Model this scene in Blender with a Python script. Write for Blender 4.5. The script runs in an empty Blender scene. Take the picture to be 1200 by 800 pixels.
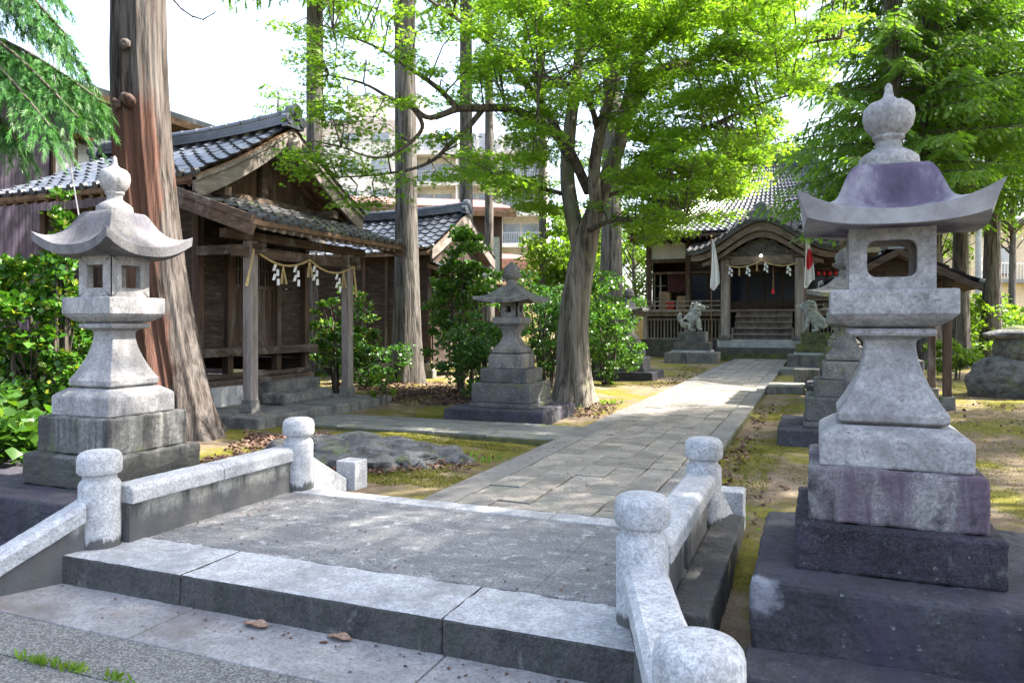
import bpy, math, random
import numpy as np
from mathutils import Vector, Matrix, Quaternion

random.seed(7)
rng = np.random.default_rng(11)
SC = bpy.context.scene
COL = SC.collection
RAD = math.radians

# ------------------------------------------------------------------ camera, sky, sun, exposure
YAW = math.atan(355 / 872.0)
CAM_H = 1.4
cam = bpy.data.cameras.new('camera')
cam.sensor_width = 36.0
cam.lens = 872 / 1200 * 36
cam.shift_y = -22 / 1200
cam.clip_start = 0.05
cam.clip_end = 2000
camo = bpy.data.objects.new('camera', cam)
COL.objects.link(camo)
camo.location = (0, 0, CAM_H)
camo.rotation_euler = (RAD(90), 0, YAW)
SC.camera = camo

SUN_AZ, SUN_EL = 62.0, 50.0          # azimuth from +Y towards +X
world = bpy.data.worlds.new('World')
SC.world = world
world.use_nodes = True
wn = world.node_tree
sky = wn.nodes.new('ShaderNodeTexSky')
sky.sky_type = 'NISHITA'
sky.sun_disc = False
sky.sun_elevation = RAD(SUN_EL)
sky.sun_rotation = RAD(SUN_AZ)
sky.air_density = 1.0
sky.dust_density = 4.0
sky.ozone_density = 1.0
veil = wn.nodes.new('ShaderNodeMix')       # thin bright high cloud over the whole sky
veil.data_type = 'RGBA'
veil.inputs[0].default_value = 0.2
veil.inputs[7].default_value = (3.6, 3.8, 4.3, 1)
wn.links.new(sky.outputs[0], veil.inputs[6])
wn.links.new(veil.outputs[2], wn.nodes['Background'].inputs[0])
wn.nodes['Background'].inputs[1].default_value = 0.15

sd = Vector((math.sin(RAD(SUN_AZ)) * math.cos(RAD(SUN_EL)), math.cos(RAD(SUN_AZ)) * math.cos(RAD(SUN_EL)), math.sin(RAD(SUN_EL))))
sl = bpy.data.lights.new('sun', 'SUN')
sl.energy = 5.0
sl.angle = RAD(0.6)
sl.color = (1.0, 0.93, 0.82)
so = bpy.data.objects.new('sun', sl)
COL.objects.link(so)
so.rotation_euler = (-sd).to_track_quat('-Z', 'Y').to_euler()
so.location = (10, 10, 30)

SC.view_settings.view_transform = 'Standard'
SC.view_settings.look = 'None'
SC.view_settings.exposure = 2.48
SC.view_settings.gamma = 1.0
try:
    SC.cycles.max_bounces = 8
    SC.cycles.diffuse_bounces = 4
    SC.cycles.transmission_bounces = 4
    SC.cycles.transparent_max_bounces = 4
    SC.cycles.use_denoising = True
except Exception:
    pass

FW = (-math.sin(YAW), math.cos(YAW))
RT = (math.cos(YAW), math.sin(YAW))


def at(u, v, d):
    """world point seen at photo pixel (u, v) at depth d metres"""
    a = (u - 600) / 872
    return Vector((d * (FW[0] + RT[0] * a), d * (FW[1] + RT[1] * a), CAM_H + d * (378 - v) / 872))


# ------------------------------------------------------------------ materials
def _nt(name):
    m = bpy.data.materials.new(name)
    m.use_nodes = True
    nt = m.node_tree
    return m, nt, nt.nodes['Principled BSDF']


def _n(nt, t, **kw):
    n = nt.nodes.new(t)
    for k, v in kw.items():
        if k in n.inputs:
            n.inputs[k].default_value = v
        else:
            setattr(n, k, v)
    return n


def c4(c):
    return (c[0], c[1], c[2], 1)


def _coords(nt, stretch, world_space=True):
    if world_space:
        g = _n(nt, 'ShaderNodeNewGeometry').outputs['Position']
    else:
        g = _n(nt, 'ShaderNodeTexCoord').outputs['Object']
    mp = _n(nt, 'ShaderNodeMapping')
    mp.inputs['Scale'].default_value = stretch
    nt.links.new(g, mp.inputs[0])
    return mp.outputs[0]


def _noise(nt, co, scale, detail=6, rough=0.6, dist=0.0):
    n = _n(nt, 'ShaderNodeTexNoise')
    n.inputs['Scale'].default_value = scale
    n.inputs['Detail'].default_value = detail
    n.inputs['Roughness'].default_value = rough
    n.inputs['Distortion'].default_value = dist
    nt.links.new(co, n.inputs['Vector'])
    return n.outputs['Fac']


def _ramp(nt, fac, stops):
    r = _n(nt, 'ShaderNodeValToRGB')
    e = r.color_ramp.elements
    while len(e) < len(stops):
        e.new(0.5)
    for k, (p, c) in enumerate(stops):
        e[k].position = p
        e[k].color = c4(c) if not isinstance(c, (int, float)) else (c, c, c, 1)
    nt.links.new(fac, r.inputs[0])
    return r.outputs[0]


def _mix(nt, fac, a, b, mode='MIX'):
    m = _n(nt, 'ShaderNodeMix')
    m.data_type = 'RGBA'
    m.blend_type = mode
    for sock, v in ((0, fac), (6, a), (7, b)):
        if isinstance(v, (int, float)):
            m.inputs[sock].default_value = v
        elif isinstance(v, tuple):
            m.inputs[sock].default_value = c4(v)
        else:
            nt.links.new(v, m.inputs[sock])
    return m.outputs[2]


def _bump(nt, b, h, strength, dist=0.02, prev=None):
    n = _n(nt, 'ShaderNodeBump')
    n.inputs['Strength'].default_value = strength
    n.inputs['Distance'].default_value = dist
    nt.links.new(h, n.inputs['Height'])
    if prev is not None:
        nt.links.new(prev, n.inputs['Normal'])
    nt.links.new(n.outputs[0], b.inputs['Normal'])
    return n.outputs[0]


def rising_stain(nt, col, z0, soft, amp, scol, scale=9.0):
    """mildew climbing from the foot of a wall with a ragged upper edge (a stain on the surface)"""
    sx = _n(nt, 'ShaderNodeSeparateXYZ')
    nt.links.new(_n(nt, 'ShaderNodeNewGeometry').outputs['Position'], sx.inputs[0])
    n = _noise(nt, _coords(nt, (1, 1, 0.12)), scale, 6, 0.7)
    q = _n(nt, 'ShaderNodeMath', operation='MULTIPLY_ADD')
    nt.links.new(n, q.inputs[0])
    q.inputs[1].default_value = -amp
    nt.links.new(sx.outputs['Z'], q.inputs[2])
    a = z0 - amp * 0.5
    mr = _n(nt, 'ShaderNodeMapRange')
    nt.links.new(q.outputs[0], mr.inputs[0])
    mr.inputs[1].default_value = a - soft
    mr.inputs[2].default_value = a + soft
    mr.inputs[3].default_value = 0.92
    mr.inputs[4].default_value = 0.0
    return _mix(nt, mr.outputs[0], col, scol)


def mk(name, c1, c2, scale=2.0, rough=0.85, stretch=(1, 1, 1), lo=0.35, hi=0.65, grain=0.0, gscale=220.0, gcol=(0.03, 0.03, 0.035),
       stain=None, stain2=None, bump=0.4, bscale=30.0, bdist=0.01, island=0.0, spec=0.3, metal=0.0, rise=None, mott=0.45, spots=None, micro=55.0, patch=None):
    """mottled material: two colours by noise, dark speckle, up to two stains (colour, scale, stretch z, threshold, softness)"""
    m, nt, b = _nt(name)
    co = _coords(nt, stretch)
    flat = _coords(nt, (1, 1, 1)) if stretch != (1, 1, 1) else co
    col = _ramp(nt, _noise(nt, co, scale, 8, 0.62), [(lo, c1), (hi, c2)])
    fine = _noise(nt, co, scale * 7, 4, 0.6)
    col = _mix(nt, mott, col, _ramp(nt, fine, [(0.34, 0.42), (0.62, 1.0)]), 'MULTIPLY')
    if grain:
        vf = _noise(nt, flat, micro, 5, 0.7)
        col = _mix(nt, 0.75, col, _ramp(nt, vf, [(0.33, 0.35), (0.55, 1.0)]), 'MULTIPLY')
    if island:
        g = _n(nt, 'ShaderNodeNewGeometry').outputs['Random Per Island']
        col = _mix(nt, 1.0, col, _ramp(nt, g, [(0.0, 1.0 - island), (1.0, 1.0)]), 'MULTIPLY')
    for st in (stain, stain2):
        if st:
            sc_, ss, zs, th, sf = st
            cs = _coords(nt, (1, 1, zs))
            f = _ramp(nt, _noise(nt, cs, ss, 8, 0.68, 0.3), [(th - sf, 0.0), (th + sf, 1.0)])
            col = _mix(nt, f, col, sc_)
    if spots:
        for scol, ss, th in spots:
            f = _ramp(nt, _noise(nt, flat, ss, 4, 0.6), [(th, 0.0), (th + 0.035, 0.85)])
            col = _mix(nt, f, col, scol)
    if grain:
        f = _ramp(nt, _noise(nt, flat, gscale, 2, 0.5), [(0.40, 1.0), (0.52, 0.0)])
        fm = _n(nt, 'ShaderNodeMath', operation='MULTIPLY')
        nt.links.new(f, fm.inputs[0])
        fm.inputs[1].default_value = grain
        col = _mix(nt, fm.outputs[0], col, gcol)
    if patch:
        pc, pr, pcol = patch
        vd = _n(nt, 'ShaderNodeVectorMath', operation='DISTANCE')
        nt.links.new(_n(nt, 'ShaderNodeNewGeometry').outputs['Position'], vd.inputs[0])
        vd.inputs[1].default_value = pc
        q = _n(nt, 'ShaderNodeMath', operation='MULTIPLY_ADD')
        nt.links.new(_noise(nt, flat, 11.0, 5, 0.6), q.inputs[0])
        q.inputs[1].default_value = 0.22
        nt.links.new(vd.outputs['Value'], q.inputs[2])
        f = _ramp(nt, q.outputs[0], [(pr - 0.03, 0.6), (pr + 0.03, 0.0)])
        col = _mix(nt, f, col, pcol)
    if rise:
        col = rising_stain(nt, col, *rise)
    nt.links.new(col, b.inputs['Base Color'])
    b.inputs['Roughness'].default_value = rough
    b.inputs['Specular IOR Level'].default_value = spec
    b.inputs['Metallic'].default_value = metal
    if bump:
        n1 = _bump(nt, b, _noise(nt, co, bscale, 6, 0.65), bump, bdist)
        _bump(nt, b, _noise(nt, flat, bscale * 6, 3, 0.6), bump * 0.5, bdist * 0.35, n1)
    return m


def flat_mat(name, c, rough=0.6, metal=0.0, spec=0.4, vary=0.15):
    return mk(name, tuple(x * (1 - vary) for x in c), c, 3.0, rough, bump=0.1, spec=spec, metal=metal)


def leaf_mat(name, ca, cb, cc, trans=0.45, tcol=None, rough=0.5, clump=1.2, spec=0.35):
    m, nt, b = _nt(name)
    g = _n(nt, 'ShaderNodeNewGeometry')
    co = _coords(nt, (1, 1, 1))
    r = _ramp(nt, g.outputs['Random Per Island'], [(0.0, ca), (0.8, cb), (1.0, cc)])
    cl = _ramp(nt, _noise(nt, co, clump, 3, 0.5), [(0.35, 0.72), (0.65, 1.0)])
    col = _mix(nt, 1.0, r, cl, 'MULTIPLY')
    nt.links.new(col, b.inputs['Base Color'])
    b.inputs['Roughness'].default_value = rough
    b.inputs['Specular IOR Level'].default_value = spec
    tr = _n(nt, 'ShaderNodeBsdfTranslucent')
    tc = _mix(nt, 1.0, col, tcol or (1.6, 1.7, 0.7), 'MULTIPLY')
    nt.links.new(tc, tr.inputs[0])
    mx = _n(nt, 'ShaderNodeMixShader')
    mx.inputs[0].default_value = trans
    nt.links.new(b.outputs[0], mx.inputs[1])
    nt.links.new(tr.outputs[0], mx.inputs[2])
    nt.links.new(mx.outputs[0], nt.nodes['Material Output'].inputs[0])
    return m


def lilac_roof_mat():
    """lantern roof: lilac lichen over the dome, bare granite on the upturned eaves"""
    m, nt, b = _nt('lilac_lichen_roof')
    ob = _n(nt, 'ShaderNodeTexCoord').outputs['Object']
    mp = _n(nt, 'ShaderNodeMapping')
    mp.inputs['Scale'].default_value = (1, 1, 0)
    nt.links.new(ob, mp.inputs[0])
    ln = _n(nt, 'ShaderNodeVectorMath', operation='LENGTH')
    nt.links.new(mp.outputs[0], ln.inputs[0])
    co = _coords(nt, (1, 1, 1))
    st = _coords(nt, (1, 1, 0.25))
    w = _n(nt, 'ShaderNodeMath', operation='MULTIPLY_ADD')
    nt.links.new(_noise(nt, st, 7.0, 6, 0.65), w.inputs[0])
    w.inputs[1].default_value = 0.22
    nt.links.new(ln.outputs['Value'], w.inputs[2])
    f = _ramp(nt, w.outputs[0], [(0.42, 1.0), (0.48, 0.0)])
    stone = _ramp(nt, _noise(nt, co, 4.0, 8, 0.65), [(0.32, (0.13, 0.125, 0.135)), (0.66, (0.30, 0.30, 0.31))])
    lil = _ramp(nt, _noise(nt, st, 6.0, 8, 0.65), [(0.3, (0.04, 0.033, 0.052)), (0.52, (0.09, 0.072, 0.115)), (0.74, (0.24, 0.235, 0.26))])
    col = _mix(nt, f, stone, lil)
    nt.links.new(col, b.inputs['Base Color'])
    b.inputs['Roughness'].default_value = 0.9
    b.inputs['Specular IOR Level'].default_value = 0.25
    p = _bump(nt, b, _noise(nt, co, 45, 6, 0.65), 0.4, 0.01)
    _bump(nt, b, _noise(nt, co, 260, 3, 0.6), 0.3, 0.004, p)
    return m


def bark_mat(name, c1, c2, c3, scale=9.0, red=None, patch=None):
    """c1 furrow, c2 ridge, c3 pale weathering; red = colour of stripped inner bark in big patches"""
    m, nt, b = _nt(name)
    co = _coords(nt, (1, 1, 0.09))
    n1 = _noise(nt, co, scale, 8, 0.65, 0.4)
    col = _ramp(nt, n1, [(0.38, c1), (0.47, c2), (0.68, c3)])
    fine = _ramp(nt, _noise(nt, _coords(nt, (1, 1, 0.05)), scale * 3.2, 4, 0.6), [(0.36, 0.35), (0.5, 1.0)])
    col = _mix(nt, 0.8, col, fine, 'MULTIPLY')
    if red:
        # outer bark torn off one side of the trunk: lateral edge wandering with height, ending near 4.2 m
        pos = _n(nt, 'ShaderNodeNewGeometry').outputs['Position']
        sx = _n(nt, 'ShaderNodeSeparateXYZ')
        nt.links.new(pos, sx.inputs[0])
        dt = _n(nt, 'ShaderNodeVectorMath', operation='DOT_PRODUCT')
        nt.links.new(pos, dt.inputs[0])
        dt.inputs[1].default_value = (math.cos(YAW), math.sin(YAW), 0)

        def mth(op, a, b_=None):
            q = _n(nt, 'ShaderNodeMath', operation=op)
            for i, v in enumerate((a, b_)):
                if v is None:
                    continue
                if isinstance(v, (int, float)):
                    q.inputs[i].default_value = v
                else:
                    nt.links.new(v, q.inputs[i])
            return q.outputs[0]
        wob = _noise(nt, _coords(nt, (1, 1, 0.35)), 3.0, 6, 0.6)
        edge = mth('ADD', mth('MULTIPLY', sx.outputs['Z'], -0.095), mth('MULTIPLY', wob, 0.5))
        side = mth('ADD', mth('SUBTRACT', edge, dt.outputs['Value']), -4.34)
        f1 = _ramp(nt, side, [(0.0, 0.0), (0.07, 1.0)])
        top = mth('SUBTRACT', mth('ADD', 4.0, mth('MULTIPLY', wob, 0.6)), sx.outputs['Z'])
        f2 = _ramp(nt, top, [(0.0, 0.0), (0.35, 1.0)])
        strip = _ramp(nt, _noise(nt, _coords(nt, (1, 1, 0.12)), 4.0, 4, 0.5), [(0.58, 0.0), (0.6, 1.0)])
        f2 = mth('MAXIMUM', f2, strip)
        f = mth('MULTIPLY', f1, f2)
        rc = _ramp(nt, n1, [(0.3, tuple(x * 0.45 for x in red)), (0.65, red)])
        col = _mix(nt, f, col, rc)
    if patch:
        f = _ramp(nt, _noise(nt, _coords(nt, (1, 1, 0.6)), 2.2, 6, 0.65), [(0.55, 0.0), (0.66, 1.0)])
        col = _mix(nt, f, col, patch)
    nt.links.new(col, b.inputs['Base Color'])
    b.inputs['Roughness'].default_value = 0.92
    b.inputs['Specular IOR Level'].default_value = 0.15
    p = _bump(nt, b, n1, 1.0, 0.05)
    _bump(nt, b, _noise(nt, co, scale * 5, 4), 0.6, 0.015, p)
    return m


M = {}
GR = (0.05, 0.055, 0.06)
M['granite'] = mk('granite_light', (0.37, 0.385, 0.405), (0.54, 0.548, 0.56), 2.2, 0.85, grain=0.5, gscale=130, gcol=(0.2, 0.2, 0.21),
                  stain=((0.12, 0.12, 0.12), 2.6, 0.25, 0.70, 0.05), bump=0.4, bscale=60)
M['granite_post'] = mk('granite_post', (0.37, 0.385, 0.405), (0.54, 0.548, 0.56), 2.2, 0.85, grain=0.5, gscale=130, gcol=(0.2, 0.2, 0.21),
                  stain=((0.12, 0.12, 0.12), 2.6, 0.25, 0.70, 0.05), bump=0.4, bscale=60, rise=(0.05, 0.012, 0.2, (0.05, 0.05, 0.05), 16.0))
M['granite_kerb'] = mk('granite_kerb', (0.33, 0.342, 0.36), (0.53, 0.537, 0.545), 1.8, 0.85, grain=0.45, gscale=120, gcol=(0.2, 0.2, 0.21),
                       stain=((0.17, 0.17, 0.17), 2.4, 1, 0.6, 0.1), bump=0.35, bscale=60)
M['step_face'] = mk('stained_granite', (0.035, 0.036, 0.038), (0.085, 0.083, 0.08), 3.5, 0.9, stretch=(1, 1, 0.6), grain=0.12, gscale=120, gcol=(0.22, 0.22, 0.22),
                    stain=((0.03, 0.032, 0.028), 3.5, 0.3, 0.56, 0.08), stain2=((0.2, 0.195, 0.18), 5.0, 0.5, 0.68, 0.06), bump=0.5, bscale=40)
M['panel'] = mk('mildewed_panel', (0.22, 0.22, 0.2), (0.36, 0.36, 0.34), 2.0, 0.9, grain=0.35, gscale=130, gcol=(0.12, 0.12, 0.12),
                stain=((0.05, 0.052, 0.05), 5.0, 0.18, 0.52, 0.08), stain2=((0.22, 0.25, 0.12), 2.0, 1, 0.66, 0.06), bump=0.4, bscale=40, rise=(0.15, 0.035, 0.25, (0.075, 0.075, 0.078)))
M['deck'] = mk('worn_deck_concrete', (0.15, 0.152, 0.158), (0.33, 0.33, 0.33), 4.0, 0.9, stretch=(1.0, 2.2, 1), lo=0.3, hi=0.7, grain=0.55, gscale=70, gcol=(0.07, 0.07, 0.075),
               stain=((0.46, 0.46, 0.45), 9.0, 1, 0.61, 0.06), stain2=((0.13, 0.13, 0.135), 1.6, 1, 0.62, 0.14), bump=0.9, bscale=30)
M['asphalt'] = mk('street_asphalt', (0.11, 0.11, 0.108), (0.15, 0.15, 0.145), 1.5, 0.9, grain=0.75, gscale=95, gcol=(0.26, 0.26, 0.25), bump=0.9, bscale=70)
M['street_stone'] = mk('street_edge_stone', (0.22, 0.22, 0.23), (0.34, 0.34, 0.345), 2.0, 0.85, grain=0.4, gscale=120, gcol=(0.14, 0.14, 0.14),
                       stain=((0.12, 0.1, 0.09), 1.6, 1, 0.6, 0.1), bump=0.4, bscale=50)
M['lantern'] = mk('lantern_granite', (0.25, 0.247, 0.255), (0.4, 0.395, 0.40), 2.6, 0.88, grain=0.35, gscale=160, gcol=(0.2, 0.2, 0.2),
                  stain=((0.115, 0.11, 0.115), 3.4, 0.35, 0.58, 0.1), bump=0.5, bscale=45, mott=0.6, spots=[((0.10, 0.10, 0.10), 16.0, 0.64), ((0.36, 0.37, 0.36), 22.0, 0.69)])
M['lantern_purple'] = lilac_roof_mat()
M['lantern_roof'] = mk('weathered_lantern_roof', (0.085, 0.08, 0.09), (0.25, 0.245, 0.25), 3.2, 0.9, stretch=(1, 1, 0.4), grain=0.3, gscale=150, gcol=(0.1, 0.1, 0.1),
                       stain=((0.10, 0.095, 0.115), 3.2, 0.4, 0.53, 0.06), stain2=((0.14, 0.145, 0.08), 5.0, 1, 0.66, 0.05), bump=0.4, bscale=45)
M['tier_violet'] = mk('violet_stained_tier', (0.2, 0.19, 0.2), (0.3, 0.29, 0.29), 3.0, 0.9, grain=0.35, gscale=130,
                      stain=((0.085, 0.06, 0.085), 5.5, 0.14, 0.5, 0.1), stain2=((0.03, 0.03, 0.034), 5.5, 0.5, 0.55, 0.06), bump=0.5, bscale=40)
M['tier_dark'] = mk('dark_mildewed_tier', (0.014, 0.012, 0.018), (0.036, 0.03, 0.045), 2.6, 0.9, grain=0.12, gscale=120, gcol=(0.15, 0.15, 0.16),
                    stain=((0.085, 0.085, 0.08), 7.5, 0.7, 0.64, 0.05), spots=[((0.14, 0.15, 0.11), 28.0, 0.66)], bump=0.7, bscale=35)
M['plinth'] = mk('plinth_concrete', (0.03, 0.03, 0.038), (0.07, 0.069, 0.08), 2.0, 0.9, grain=0.3, gscale=90, gcol=(0.03, 0.03, 0.03),
                 stain=((0.04, 0.034, 0.054), 3.2, 0.18, 0.56, 0.08), stain2=((0.2, 0.2, 0.22), 1.6, 0.6, 0.70, 0.04), spots=[((0.13, 0.13, 0.14), 30.0, 0.66)], patch=((-0.25, 3.66, 0.13), 0.2, (0.26, 0.27, 0.31)), bump=0.7, bscale=30)
M['tier_left'] = mk('streaked_tier', (0.17, 0.175, 0.165), (0.28, 0.28, 0.265), 2.4, 0.9, grain=0.3, gscale=130,
                    stain=((0.045, 0.045, 0.045), 3.6, 0.12, 0.49, 0.06), stain2=((0.11, 0.13, 0.05), 3.0, 0.5, 0.62, 0.06), bump=0.5, bscale=40, rise=(0.42, 0.04, 0.3, (0.045, 0.046, 0.042), 6.0))
M['old_stone'] = mk('old_lichened_stone', (0.13, 0.125, 0.12), (0.24, 0.23, 0.215), 4.0, 0.92, grain=0.25, gscale=100, gcol=(0.06, 0.06, 0.06),
                    stain=((0.06, 0.06, 0.055), 5.0, 0.3, 0.57, 0.07), stain2=((0.12, 0.13, 0.05), 4.0, 1, 0.63, 0.05), bump=0.6, bscale=30)
M['old_mossy'] = mk('moss_capped_stone', (0.12, 0.115, 0.11), (0.22, 0.21, 0.2), 4.0, 0.92, grain=0.25, gscale=100, gcol=(0.06, 0.06, 0.06),
                    stain=((0.06, 0.06, 0.055), 5.0, 0.3, 0.57, 0.07), stain2=((0.2, 0.2, 0.03), 3.2, 1, 0.56, 0.05), bump=0.6, bscale=30)
M['old_dark'] = mk('old_dark_stone', (0.07, 0.07, 0.07), (0.14, 0.138, 0.13), 4.0, 0.92, grain=0.2, gscale=100, gcol=(0.03, 0.03, 0.03),
                   stain=((0.3, 0.3, 0.29), 6.0, 0.5, 0.67, 0.05), stain2=((0.08, 0.1, 0.03), 3.0, 1, 0.6, 0.06), bump=0.6, bscale=30)
M['mossy'] = mk('mossy_stone', (0.05, 0.06, 0.032), (0.11, 0.12, 0.065), 5.0, 0.95, stain=((0.12, 0.135, 0.03), 5.0, 1, 0.57, 0.08), bump=0.8, bscale=30)
M['komainu'] = mk('pale_carved_stone', (0.26, 0.28, 0.26), (0.40, 0.42, 0.39), 6.0, 0.9, stain=((0.14, 0.15, 0.12), 9.0, 1, 0.56, 0.1), bump=0.8, bscale=30, bdist=0.03)
M['paver'] = mk('path_paver', (0.2, 0.185, 0.165), (0.34, 0.315, 0.28), 3.0, 0.9, grain=0.3, gscale=100, gcol=(0.1, 0.1, 0.1), island=0.38,
                stain=((0.12, 0.13, 0.11), 2.2, 1, 0.6, 0.08), bump=0.45, bscale=35)
M['path_border'] = mk('path_border_stone', (0.15, 0.145, 0.14), (0.22, 0.215, 0.205), 2.0, 0.9, grain=0.3, gscale=90, gcol=(0.1, 0.1, 0.1), island=0.2, bump=0.45, bscale=35)
M['joint'] = mk('joint_soil', (0.05, 0.05, 0.03), (0.12, 0.125, 0.045), 6.0, 0.95, bump=0.6)
M['cross_paver'] = mk('cross_path_stone', (0.15, 0.155, 0.145), (0.25, 0.25, 0.235), 3.0, 0.9, grain=0.3, gscale=100, gcol=(0.08, 0.08, 0.08), island=0.3,
                      stain=((0.13, 0.15, 0.07), 3.0, 1, 0.6, 0.07), bump=0.5, bscale=35)
M['rock'] = mk('grey_rock', (0.06, 0.06, 0.064), (0.2, 0.2, 0.205), 5.0, 0.92, stretch=(1, 1, 1.6), stain=((0.11, 0.14, 0.06), 3.5, 1, 0.6, 0.06),
               stain2=((0.05, 0.05, 0.05), 7, 1, 0.6, 0.06), bump=1.0, bscale=14, bdist=0.05)
M['wood_dark'] = mk('dark_weathered_board', (0.03, 0.02, 0.015), (0.08, 0.052, 0.038), 3.0, 0.85, stretch=(1, 1, 5), island=0.35, bump=0.5, bscale=22,
                    stain=((0.13, 0.11, 0.10), 4.0, 6, 0.64, 0.08))
M['wood_vert'] = mk('dark_weathered_post', (0.055, 0.034, 0.024), (0.135, 0.085, 0.06), 7.0, 0.85, stretch=(1, 1, 0.12), island=0.25, bump=0.5, bscale=22,
                    stain=((0.2, 0.19, 0.18), 3.0, 0.2, 0.64, 0.1))
M['wood_beam'] = mk('weathered_beam', (0.06, 0.04, 0.03), (0.15, 0.105, 0.078), 5.0, 0.85, stretch=(1, 0.25, 3), island=0.25, bump=0.5, bscale=22,
                    stain=((0.22, 0.2, 0.185), 3.0, 1, 0.62, 0.1))
M['wood_grey'] = mk('grey_weathered_timber', (0.17, 0.145, 0.13), (0.34, 0.30, 0.275), 8.0, 0.88, stretch=(1, 1, 0.1), bump=0.5, bscale=24,
                    stain=((0.12, 0.085, 0.07), 2.0, 0.2, 0.6, 0.1))
M['wood_arch'] = mk('brown_grey_arch_board', (0.11, 0.082, 0.064), (0.23, 0.18, 0.145), 7.0, 0.88, stretch=(0.5, 1, 1), bump=0.5, bscale=24)
M['wood_barge'] = mk('grey_barge_board', (0.1, 0.087, 0.076), (0.22, 0.195, 0.175), 7.0, 0.88, stretch=(1, 0.4, 1), bump=0.5, bscale=24,
                     stain=((0.1, 0.07, 0.05), 2.0, 1, 0.6, 0.1))
M['wood_warm'] = mk('warm_brown_board', (0.11, 0.065, 0.04), (0.22, 0.135, 0.08), 5.0, 0.85, stretch=(1, 1, 0.3), island=0.25, bump=0.4, bscale=24)
M['tile'] = mk('grey_glazed_tile', (0.04, 0.046, 0.06), (0.085, 0.095, 0.115), 6.0, 0.28, island=0.4, spec=0.8, bump=0.15, bscale=20,
               stain=((0.14, 0.14, 0.14), 4, 1, 0.66, 0.08))
M['tile_mossy'] = mk('mossy_old_tile', (0.05, 0.05, 0.056), (0.11, 0.11, 0.115), 6.0, 0.55, island=0.4, spec=0.4, bump=0.2, bscale=20,
                     stain=((0.07, 0.1, 0.025), 3, 1, 0.62, 0.05))
M['plaster'] = mk('white_plaster', (0.55, 0.56, 0.57), (0.68, 0.68, 0.67), 1.5, 0.9, bump=0.1)
M['concrete'] = mk('pale_concrete', (0.36, 0.37, 0.38), (0.5, 0.5, 0.5), 2.0, 0.9, bump=0.3, stain=((0.15, 0.15, 0.15), 2.0, 0.4, 0.66, 0.08))
M['bark_cedar'] = bark_mat('cedar_bark', (0.018, 0.014, 0.012), (0.075, 0.063, 0.057), (0.14, 0.125, 0.118), 9.0, red=(0.115, 0.06, 0.046))
M['bark_grey'] = bark_mat('grey_bark', (0.03, 0.027, 0.025), (0.095, 0.085, 0.078), (0.18, 0.165, 0.155), 13.0)
M['bark_maple'] = bark_mat('maple_bark', (0.065, 0.056, 0.045), (0.14, 0.122, 0.1), (0.26, 0.235, 0.2), 7.0, patch=(0.14, 0.145, 0.09))
M['branch'] = bark_mat('branch_bark', (0.035, 0.03, 0.025), (0.08, 0.066, 0.055), (0.15, 0.13, 0.11), 14.0)
M['leaf_maple'] = leaf_mat('maple_leaf', (0.10, 0.19, 0.022), (0.14, 0.24, 0.027), (0.21, 0.30, 0.036), 0.62, (1.95, 2.05, 0.8))
M['leaf_cedar'] = leaf_mat('cedar_needles', (0.035, 0.12, 0.028), (0.055, 0.175, 0.035), (0.10, 0.23, 0.04), 0.4, (1.4, 1.5, 0.7))
M['leaf_conifer'] = leaf_mat('conifer_needles', (0.075, 0.17, 0.03), (0.12, 0.23, 0.035), (0.2, 0.31, 0.045), 0.56, (1.9, 1.9, 0.7))
M['leaf_shrub'] = leaf_mat('shrub_leaf', (0.04, 0.11, 0.018), (0.07, 0.16, 0.022), (0.14, 0.23, 0.03), 0.36, (1.5, 1.6, 0.6), rough=0.35, clump=2.5)
M['leaf_dark'] = leaf_mat('dark_shrub_leaf', (0.035, 0.10, 0.018), (0.055, 0.14, 0.024), (0.1, 0.2, 0.03), 0.3, (1.4, 1.6, 0.7), rough=0.35, clump=2.5)
M['leaf_yellow'] = leaf_mat('yellow_tipped_leaf', (0.03, 0.105, 0.012), (0.06, 0.155, 0.014), (0.27, 0.29, 0.03), 0.3, (1.4, 1.5, 0.5), rough=0.35, clump=2.5)
M['leaf_lime'] = leaf_mat('lime_leaf', (0.09, 0.17, 0.02), (0.14, 0.24, 0.025), (0.22, 0.3, 0.04), 0.45, (1.5, 1.6, 0.6), clump=1.2)
M['leaf_far'] = leaf_mat('far_leaf', (0.03, 0.07, 0.02), (0.05, 0.105, 0.025), (0.09, 0.15, 0.03), 0.35, (1.5, 1.6, 0.6), clump=0.5)
M['litter'] = leaf_mat('dry_leaf', (0.075, 0.038, 0.028), (0.13, 0.075, 0.055), (0.27, 0.19, 0.14), 0.08, (1, 1, 1), rough=0.8, clump=1.5)
M['grass'] = leaf_mat('grass_blade', (0.12, 0.24, 0.02), (0.17, 0.3, 0.025), (0.2, 0.28, 0.03), 0.35, (1.5, 1.5, 0.6))
M['pale_leaf'] = mk('pale_dead_leaf', (0.2, 0.11, 0.07), (0.36, 0.25, 0.18), 40.0, 0.8, bump=0.3)
M['moss_tuft'] = leaf_mat('moss_tuft', (0.11, 0.12, 0.016), (0.16, 0.16, 0.02), (0.21, 0.19, 0.035), 0.2, (1.2, 1.2, 0.6), rough=0.9)
M['straw'] = mk('straw_rope', (0.42, 0.30, 0.13), (0.6, 0.46, 0.24), 20.0, 0.9, bump=0.5, bscale=90)
M['paper'] = flat_mat('white_paper', (0.78, 0.79, 0.82), 0.8, vary=0.05)
M['glass_dark'] = mk('dark_glass', (0.008, 0.011, 0.026), (0.014, 0.02, 0.045), 1.0, 0.15, bump=0.0, spec=0.2)
M['glass'] = mk('window_glass', (0.2, 0.22, 0.25), (0.3, 0.32, 0.35), 0.6, 0.12, bump=0.0, spec=0.6)
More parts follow.
